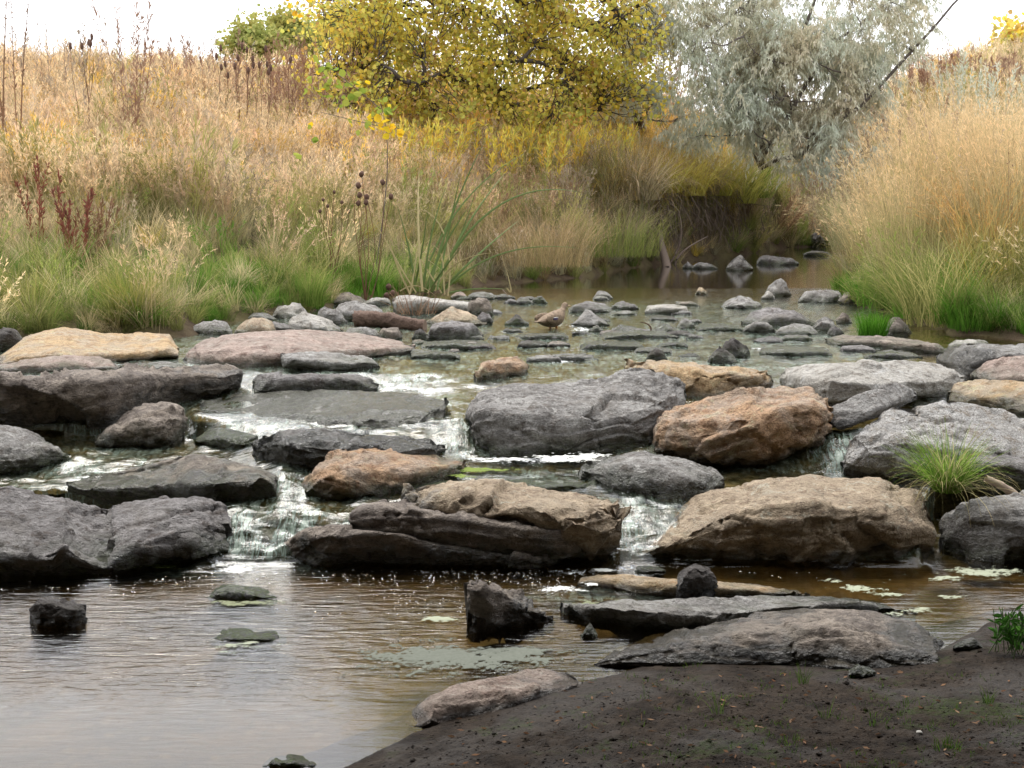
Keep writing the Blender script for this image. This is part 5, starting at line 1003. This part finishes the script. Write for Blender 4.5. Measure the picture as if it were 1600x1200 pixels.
# leaves of the golden tree hanging lowest against the sky
ct = bpy.data.objects['cottonwood_tree']; cl = np.array(ct.location)
V, Q, T, R = join([tube(bez([at_Y(520, -60, 24), at_Y(470, -20, 24), at_Y(462, 22, 24)]), np.linspace(.012, .004, 14), 4), tube(bez([at_Y(620, -90, 24.3), at_Y(560, -70, 24.1), at_Y(510, -55, 24)]), np.linspace(.02, .01, 14), 4)]); mesh_obj('hanging_branch', V-cl, Q, bark, ct)
for i, (x, y) in enumerate([(450, 3), (455, 12), (462, 8), (470, 0), (458, 25), (466, 22), (475, 15), (456, 17), (481, -4), (490, -10), (500, -20), (487, 4), (445, -6), (465, -12), (478, -20)]):
    leafpart(ct, lm_['o'][r.integers(6)], at_Y(x, y, 24)-cl, .11, r.normal(0, .7, 3))

# ------------------------------------------------------------------ roots, log, sticks
rootm = simple_mat('root_wood', (.20, .15, .12), (.09, .065, .05), 30, .9, .6)
o = tube(bez([wpt(1032, 362, 25.6), wpt(1030, 385, 25.3), wpt(1040, 400, 25.0), wpt(1042, 422, 24.6)]), np.linspace(.05, .085, 14), 7)
b = wpt(1042, 418, 24.7); tag(mesh_obj('tree_root', o[0]-b, o[1], rootm, loc=b), 'pale brown root reaching down from the undercut bank into the pool', 'root')
for pts, lab in ((((1060, 330), (1075, 380), (1050, 405), (1045, 415)), 'thin dark root curving down to the pool, right of the pale brown one'), (((1000, 310), (985, 340), (1010, 380), (1020, 400)), 'thin grey root hanging over the left side of the dark hollow'), (((1105, 370), (1075, 385), (1060, 395), (1055, 412)), 'twig like root leaning into the water at the undercut bank')):
    P = bez([wpt(*p, 25.6 if p[0] < 1090 else 26.5) for p in pts]); b = P[-1]; q = tube(P-b, np.linspace(.012, .022, 14), 5); tag(mesh_obj('tree_root', q[0], q[1], rootm, loc=b), lab, 'root')
# rootlets in the hollow
W = []
for i in range(260):
    x = r.uniform(935, 1165); Y = np.interp(x, [930, 1030, 1130, 1170], [24.2, 25.6, 28.5, 30.2])+r.uniform(-.1, .3); y0 = r.uniform(285, 335); y1 = y0+r.uniform(15, 75)
    W.append(tube(curve(at_Y(x, y0, Y), at_Y(x+r.normal(0, 16), min(y1, 400), Y-.1), 5, .12, r), r.uniform(.004, .011), 3))
V, Q, T, R = join(W); tag(mesh_obj('hanging_rootlets', V, Q, rootm), kind='stuff')
# log
def noisy_tube(P, rad, sides, seed, amp):
    V, Q, T, R = tube(P, rad, sides); n = len(P); c = np.repeat(P, sides, 0); d = V-c; k = 1+amp*fbm(V*np.array([9, 30, 30])+seed, 3)+amp*.6*fbm(V*60+seed, 2); return c+d*k[:, None], Q, T, R
lb = at_z(600, 513, .68); barkl = simple_mat('log_bark', (.21, .135, .10), (.045, .028, .022), 45, .95, 1, .02)
P0, P1 = at_Y(556, 500, lb[1]+.05), at_Y(664, 506, lb[1]-.15); t_ = np.linspace(0, 1, 50)[:, None]; PL = P0*(1-t_)+P1*t_; PL[:, 2] += .02*np.sin(t_[:, 0]*5)
lg = empty('log', PL[25]); tag(lg, 'short dark brown log lying across the stone heap', 'log')
q = noisy_tube(PL, .085*(1-.25*t_[:, 0]), 18, 3, .35); mesh_obj('bark', q[0]-PL[25], q[1], barkl, lg)
for e in (0, -1):
    ring = q[0][:18] if e == 0 else q[0][-18:]; mesh_obj('cut_end', np.vstack([ring, ring.mean(0)])-PL[25], [[i, (i+1) % 18, 18] for i in range(18)], simple_mat('log_end', (.24, .16, .11), (.12, .08, .06), 40), lg)
# tangle of dead stems behind the log
a = blades(60, .45, .20, 1.0, .9, .007, 5, 77, .5); bb = at_z(650, 492, .78); tag(mesh_obj('dead_stem_tangle', a[0], a[1], leafB, attrs={'tt': a[2], 'rr': a[3]}, loc=bb), 'tangle of brown dead stems caught behind the log', 'debris')
def stick(name, lab, pts, r0, r1, mat, Y=None, zs=None, sides=7, fork=None):
    P = bez([at_Y(*p, Y) for p in pts]) if zs is None else bez([at_z(*p, z) for p, z in zip(pts, zs)])
    P = P if len(P) > 2 else P; b = P[0].copy(); parts = [noisy_tube(P-b, np.linspace(r0, r1, len(P)), sides, 5, .25)]
    if fork is not None: parts.append(noisy_tube(bez([at_Y(*p, Y) for p in fork])-b, np.linspace(r0*.6, r1*.5, 14), sides, 8, .25))
    V, Q, T, R = join(parts); return tag(mesh_obj(name, V, Q, mat, loc=b), lab, 'stick')
paleW = simple_mat('bleached_wood', (.44, .35, .27), (.24, .17, .125), 40, .85, .5)
stick('driftwood_stick', 'thick bleached stick lying on the grey boulder right of the green tuft', ((1540, 748), (1560, 755), (1580, 768), (1606, 788)), .022, .028, paleW, Y=8.35, fork=((1575, 768), (1585, 778), (1588, 785)))
stick('twig', 'crooked dark twig sticking out of a low ledge in the riffle', ((1000, 503), (1012, 505), (1022, 508), (1015, 524)), .004, .009, headm, Y=13.4)
stick('twig', 'thin pale twig lying on the water slide left of the mossy knob', ((552, 636), (570, 634), (590, 632), (600, 630)), .006, .004, headm, Y=10.0)
stick('twig', 'long thin pale stem sweeping down beside the dark stone in the far pool', ((785, 452), (793, 462), (797, 465)), .006, .004, paleW, Y=17.2)
stick('driftwood_stick', 'thin bleached stick at the foot of the tan front boulder', ((1372, 878), (1400, 874), (1428, 868)), .007, .005, paleW, zs=(.012, .018, .02))
# leafy plant at the right edge
pb = at_z(1580, 1016, .085); plant = empty('leafy_plant', pb); tag(plant, 'low bushy plant with glossy green leaves at the right edge of the mud', 'plant')
mk = simple_mat('stem_green', (.10, .16, .05), None, 20); W = []; kd = []
for k in range(6):
    V, Q, T, R = long_leaves(np.zeros((1, 3)), np.array([[0, 0, 1.]]), 1., .42, np.random.default_rng(k)); V = np.array([[0, 0, 0], [.17, .06, .35], [.12, .05, .75], [0, -.06, 1], [-.12, .05, .75], [-.17, .06, .35]])
    o = mesh_obj('leaf', V, [[0, 1, 2, 3], [0, 3, 4, 5]], leafK, attrs={'tt': np.zeros(6), 'rr': np.full(6, (k+.5)/6)}, smooth=False); kd.append(o.data); bpy.data.objects.remove(o)
for i in range(26):
    az = r.uniform(0, 6.28); L = r.uniform(.10, .24); h = np.array([math.cos(az)*r.uniform(.1, .85), math.sin(az)*r.uniform(.1, .6), 1.]); h /= np.linalg.norm(h); s0 = np.array([r.normal(0, .03), r.normal(0, .03), -.01]); P = bez([s0, s0+h*L*.5, s0+h*L+np.array([0, 0, .01])], 6); W.append(tube(P, .0022, 4))
    for k in range(9):
        f = r.uniform(.25, 1); c = s0+h*L*f; leafpart(plant, kd[r.integers(6)], c, r.uniform(.028, .048), (r.normal(0, .9), r.normal(0, .9), r.uniform(0, 6.28)))
V, Q, T, R = join(W); mesh_obj('stem', V, Q, mk, plant)
# sprouts in the mud
SPR = [(1120, 1115, 'thin blades of grass in the mud at the left of the sprouts', 14, .09), (1255, 1068, 'dark little tuft with upright blades just below the wide flat rock', 22, .075), (1365, 1128, 'rounded green sprout in the middle of the mud', 40, .03), (1420, 1105, 'small green sprout right of the rounded one in the mud', 24, .03), (1545, 1095, 'short twiggy green plant at the right of the mud', 26, .06), (1235, 1160, 'flat green sprout low in the mud, left of the white pebble', 40, .025), (1480, 1165, 'spreading green weed right of the white pebble', 60, .04), (1080, 1040, 'tiny yellowish sprout at the top edge of the mud', 14, .025), (1290, 1118, 'pale upright blade cluster in the mud', 12, .07), (1010, 1090, 'single thin blades at the left side of the mud', 6, .10)]
def mudz(px, py):
    i = np.argmin(np.abs(mpx-px)); j = np.argmin(np.abs(mpy-py)); return PM[i, j]
for i, (x, y, l, n, L) in enumerate(SPR):
    a = blades(n, L*1.3, .02 if L > .05 else .05, .5, 1.1, .0035, 4, 300+i, .5); V, Q, T, R = join([a[:4]])
    tag(mesh_obj('sprout', V, Q, grass_mat('sprout_leaf', ((.06, .13, .02), (.13, .22, .04))) if i == 0 else bpy.data.materials['sprout_leaf'], attrs={'tt': T, 'rr': R}, loc=mudz(x, y)), l, 'sprout')
W = []
for k in range(520):                                            # scattered seedlings, crumbs and bits
    x, y = r.uniform(900, 1640), r.uniform(1050, 1210)
    if fbm(np.array([[x*.012, y*.03, 0.]]), 2)[0] < -.05: continue
    a = blades(5, r.uniform(.012, .03), .018, .6, 1.0, .003, 2, 900+k, .5); W.append((a[0]+mudz(x, y), a[1], a[2], a[3]))
V, Q, T, R = join(W); tag(mesh_obj('seedlings', V, Q, bpy.data.materials['sprout_leaf'], attrs={'tt': T, 'rr': R}), kind='stuff')
W = []
for k in range(1900):
    x, y = r.uniform(600, 1700), r.uniform(1000, 1215); j = np.interp(x, _me[:, 0], _me[:, 1])
    if y < j+8: continue
    s = r.uniform(.002, .0065)*(1+(r.uniform() < .06)*1.2); V, Q, T, R = blob(np.zeros(3), s, s*.6, 4, 5); W.append((V*(1+r.normal(0, .2, V.shape))+mudz(x, y), Q, T, R))
V, Q, T, R = join(W); tag(mesh_obj('mud_crumbs', V, Q, mudm), kind='stuff')
C = np.array([mudz(x, y) for x, y in zip(r.uniform(700, 1650, 260), r.uniform(1050, 1210, 260))]); C[:, 2] += .003
s_ = long_leaves(C, np.stack([r.normal(size=260), r.normal(size=260), r.normal(size=260)*.12], 1), .035, .010, r); tag(mesh_obj('leaf_litter', s_[0], s_[1], leafB, attrs={'tt': s_[2], 'rr': s_[3]}, smooth=False), kind='stuff')
pm = simple_mat('white_pebble', (.5, .48, .44)); V, Q, T, R = blob(np.zeros(3), .012, .006); tag(mesh_obj('pebble', V, Q, pm, loc=mudz(1438, 1142)+np.array([0, 0, .004])), 'small white pebble lying in the dark mud', 'pebble')

# ------------------------------------------------------------------ foam, bubbles, floating algae
def bubble_mat():
    t = NT('bubble'); g = t.node('ShaderNodeBsdfGlossy'); g.inputs['Roughness'].default_value = .08; tr = t.node('ShaderNodeBsdfTransparent'); fr = t.node('ShaderNodeFresnel'); fr.inputs[0].default_value = 1.6
    m = t.node('ShaderNodeMixShader'); t.l.new(t.math('ADD', fr.outputs[0], .15), m.inputs[0]); t.l.new(tr.outputs[0], m.inputs[1]); t.l.new(g.outputs[0], m.inputs[2]); return t.finish(m.outputs[0])
W = []
BZ_ = [(330, 905, 150, 14, 90), (640, 900, 200, 14, 150), (860, 905, 90, 16, 90), (700, 945, 110, 20, 60), (150, 920, 140, 12, 40), (480, 960, 90, 14, 16), (1250, 900, 120, 10, 16), (620, 930, 60, 20, 40), (950, 880, 30, 10, 40), (800, 895, 80, 10, 70)]
for x0, y0, a_, b_, n in BZ_:
    for k in range(int(n*.6)):
        x, y = x0+r.normal(0, a_*.5), y0+r.normal(0, b_*.5)
        if y < 888: continue
        s = r.uniform(.003, .0075)*(1.5 if r.uniform() < .07 else 1); V, Q, T, R = blob(at_z(x, y, .001), s, s*.45, 6, 8); W.append((V, Q, T, R))
V, Q, T, R = join(W); tag(mesh_obj('bubbles', V, Q, bubble_mat()), kind='stuff')
def scum_mat(name, c1, c2):
    t = NT(name); n = t.noise(70, 5, .7); n2 = t.noise(24, 4, .7); col = t.mix(n, c1, c2)
    d = t.node('ShaderNodeBsdfDiffuse'); t.l.new(col, d.inputs[0]); tr = t.node('ShaderNodeBsdfTransparent'); m = t.node('ShaderNodeMixShader')
    a = t.math('ADD', t.attr('edge'), t.math('MULTIPLY', t.math('SUBTRACT', t.math('ADD', t.math('MULTIPLY', n, .6), t.math('MULTIPLY', n2, .5)), .55), 1.3)); t.l.new(t.ramp(a, .03, .30), m.inputs[0]); t.l.new(tr.outputs[0], m.inputs[1]); t.l.new(d.outputs[0], m.inputs[2]); return t.finish(m.outputs[0])
def mat_patch(name, label, blobs_, zlev, mt, seed, th=.45, cat='algae', step=2.2):
    xs = [b[0]-b[2]*1.5 for b in blobs_]+[b[0]+b[2]*1.5 for b in blobs_]; ys = [b[1]-b[3]*1.6 for b in blobs_]+[b[1]+b[3]*1.6 for b in blobs_]
    X = np.arange(min(xs), max(xs), step*1.6); Yp = np.arange(max(ys), min(ys), -step*.45); A, B = np.meshgrid(X, Yp, indexing='ij'); Z = zlev+0*A
    D = depth_on(B, Z); P = np.stack([D*kx(A, B), D, Z], -1); th = th-.22; f = blobs(A, B, [(*b, 1.) for b in blobs_])*.75+.75*fbm(P*np.array([9, 12, 1])+seed, 5, .6)+.55*fbm(P*38+seed, 4, .65)
    P[..., 2] += .004+.010*np.clip(f-th, 0, .5)+.002*fbm(P*40, 2); Q = grid_faces(len(X), len(Yp)); keep = (f.ravel()[Q] > th).all(1); Q = Q[keep]
    u, inv = np.unique(Q, return_inverse=True); V = P.reshape(-1, 3)[u]; o = mesh_obj(name, V, inv.reshape(-1, 4), mt, attrs={'edge': np.clip(f.ravel()[u]-th-.08, -.2, 1)})
    if label is None: tag(o, kind='stuff')
    else: tag(o, label, cat)
    return o
foamm = scum_mat('foam', (.82, .82, .78), (.66, .66, .60)); algm = scum_mat('algae_mat', (.27, .28, .19), (.15, .165, .09)); algp = scum_mat('algae_pale', (.42, .44, .35), (.28, .30, .20)); algd = scum_mat('algae_grey', (.22, .23, .20), (.11, .12, .095))
mat_patch('foam', None, [(880, 921, 34, 6), (925, 915, 20, 5)], .004, foamm, 3, .5)
mat_patch('foam', None, [(880, 717, 66, 6), (925, 715, 34, 8), (790, 719, 60, 3)], .335, foamm, 23, .42); mat_patch('foam', None, [(940, 893, 30, 3)], .004, foamm, 4, .5); mat_patch('foam', None, [(378, 893, 34, 9), (345, 884, 18, 6)], .006, foamm, 5, .62)
mat_patch('floating_algae', None, [(700, 1030, 120, 20), (800, 1026, 80, 14)], -.001, algd, 7, .30); mat_patch('floating_algae', None, [(690, 968, 40, 6)], 0, algp, 8, .5)
mat_patch('floating_algae', None, [(1350, 922, 60, 10), (1300, 908, 30, 4), (1390, 930, 40, 6)], 0, algp, 9, .62); mat_patch('floating_algae', None, [(1540, 896, 90, 12), (1480, 905, 40, 6), (1490, 934, 30, 4)], 0, algp, 10, .58)
mat_patch('floating_algae', None, [(1440, 955, 40, 8), (1400, 962, 30, 5)], .0, algp, 11, .62); mat_patch('floating_algae', None, [(90, 972, 60, 9)], 0, algm, 12, .62); mat_patch('floating_algae', None, [(380, 945, 90, 8)], 0, algm, 13, .62)
mat_patch('floating_algae', None, [(990, 1020, 70, 6)], .0, algd, 14, .5); mat_patch('floating_algae', None, [(930, 950, 60, 14), (1100, 925, 120, 6)], .002, algm, 15, .48); mat_patch('floating_algae', None, [(690, 1110, 30, 18)], 0, algd, 16, .5)
mat_patch('floating_algae', None, [(390, 1010, 80, 8), (360, 1022, 40, 5)], 0, algp, 17, .7); mat_patch('floating_algae', None, [(740, 735, 60, 6), (720, 745, 40, 5)], .305, scum_mat('algae_green', (.22, .27, .08), (.12, .16, .04)), 18, .5)
mat_patch('floating_algae', None, [(240, 886, 60, 6)], .004, bpy.data.materials['algae_green'], 19, .5)
# droplets thrown up by the little falls
W = []
for x0, y0, Y0, n in ((365, 872, 7.6, 60), (975, 860, 7.75, 50), (303, 672, 9.6, 25), (1000, 700, 9.2, 12), (640, 600, 10.3, 30), (440, 770, 8.1, 20)):
    for k in range(n):
        s = r.uniform(.0015, .004); V, Q, T, R = blob(at_Y(x0+r.normal(0, 16), y0+r.normal(0, 10), Y0+r.normal(0, .08)), s, s, 4, 5); W.append((V, Q, T, R))
V, Q, T, R = join(W); tag(mesh_obj('water_droplets', V, Q, simple_mat('droplet', (.8, .8, .78), (.7, .7, .7))), kind='stuff')

# ------------------------------------------------------------------ duck
def duck_mat():
    t = NT('duck_feathers'); pos = t.node('ShaderNodeTexCoord').outputs['Object']; v = t.voro(75, t.mapping(pos, (.6, 1, 1))); n = t.noise(40, 4, .6, pos)
    c = t.mix(t.ramp(v, .15, .45), (.05, .034, .024), (.24, .175, .12)); c = t.mix(t.ramp(n, .5, .7, 0, .6), c, (.055, .035, .025))
    return t.finish(t.pbr(c, .8, t.bump(v, .5, .006), .2))
dk = at_z(864, 509, .695); duck = empty('duck', dk+np.array([0, -.1, -.035])); duck.scale = (1.12, 1.12, 1.0); tag(duck, 'brown mottled duck standing in the riffle with its head to the right', 'duck')
hd = np.array([.66, .75, 0.]); hd /= np.linalg.norm(hd)           # heading: to the right and away
sdv = np.array([-hd[1], hd[0], 0]); up = np.array([0, 0, 1.])
SEC = [(-.215, .095, .006, .004), (-.185, .098, .030, .016), (-.13, .098, .060, .045), (-.06, .100, .082, .070), (.01, .108, .086, .080), (.06, .122, .076, .078), (.10, .145, .052, .062), (.122, .175, .034, .040), (.133, .200, .029, .030), (.143, .222, .032, .030), (.158, .238, .031, .030), (.178, .236, .022, .020), (.192, .230, .010, .009)]
m = 16; V = []
for (x, z, ry, rz) in SEC:
    for k in range(m):
        a = 2*math.pi*k/m; V.append(hd*x+sdv*ry*math.cos(a)+up*(z+rz*math.sin(a)))
V = np.array(V); n = len(SEC); Q = [[i*m+k, i*m+(k+1) % m, (i+1)*m+(k+1) % m, (i+1)*m+k] for i in range(n-1) for k in range(m)]+[list(range(m))[::-1], [(n-1)*m+k for k in range(m)]]
body = mesh_obj('body', V, Q, duck_mat(), duck); md = body.modifiers.new('s', 'SUBSURF'); md.levels = md.render_levels = 2
def ell(name, c, ax, par, mt, rot=0.):
    V, Q, T, R = blob(np.zeros(3), 1., 1., 10, 14); V = V*np.array(ax); V = V[:, :1]*hd+V[:, 1:2]*sdv+V[:, 2:]*up
    if rot: V = V+hd*(0*V[:, :1])
    return mesh_obj(name, V+hd*c[0]+sdv*c[1]+up*c[2], Q, mt, par)
dm = bpy.data.materials['duck_feathers']
for s in (1, -1):
    ell('wing', (-.055, s*.068, .122), (.120, .024, .050), duck, dm)
    w = ell('speculum', (-.075, s*.090, .122), (.034, .0065, .012), duck, simple_mat('speculum_blue', (.03, .02, .07), (.06, .035, .11), 40, .4)); ell('speculum_edge', (-.075, s*.0925, .137), (.036, .006, .0035), duck, simple_mat('speculum_white', (.7, .68, .64)))
    ell('eye', (.166, s*.027, .245), (.005, .003, .005), duck, simple_mat('duck_eye', (.01, .008, .006), None, 20, .2))
    P = [hd*.0+sdv*.035*s+up*.05, hd*.005+sdv*.037*s+up*.0, hd*.0+sdv*.037*s-up*.05]; q = tube(P, [.012, .007, .006], 7); mesh_obj('leg', q[0], q[1], simple_mat('duck_leg', (.5, .2, .05)), duck)
ell('bill', (.212, 0, .226), (.030, .012, .0065), duck, simple_mat('duck_bill', (.30, .17, .06), (.16, .09, .04), 60, .5))
ell('tail', (-.205, 0, .102), (.045, .028, .007), duck, dm)
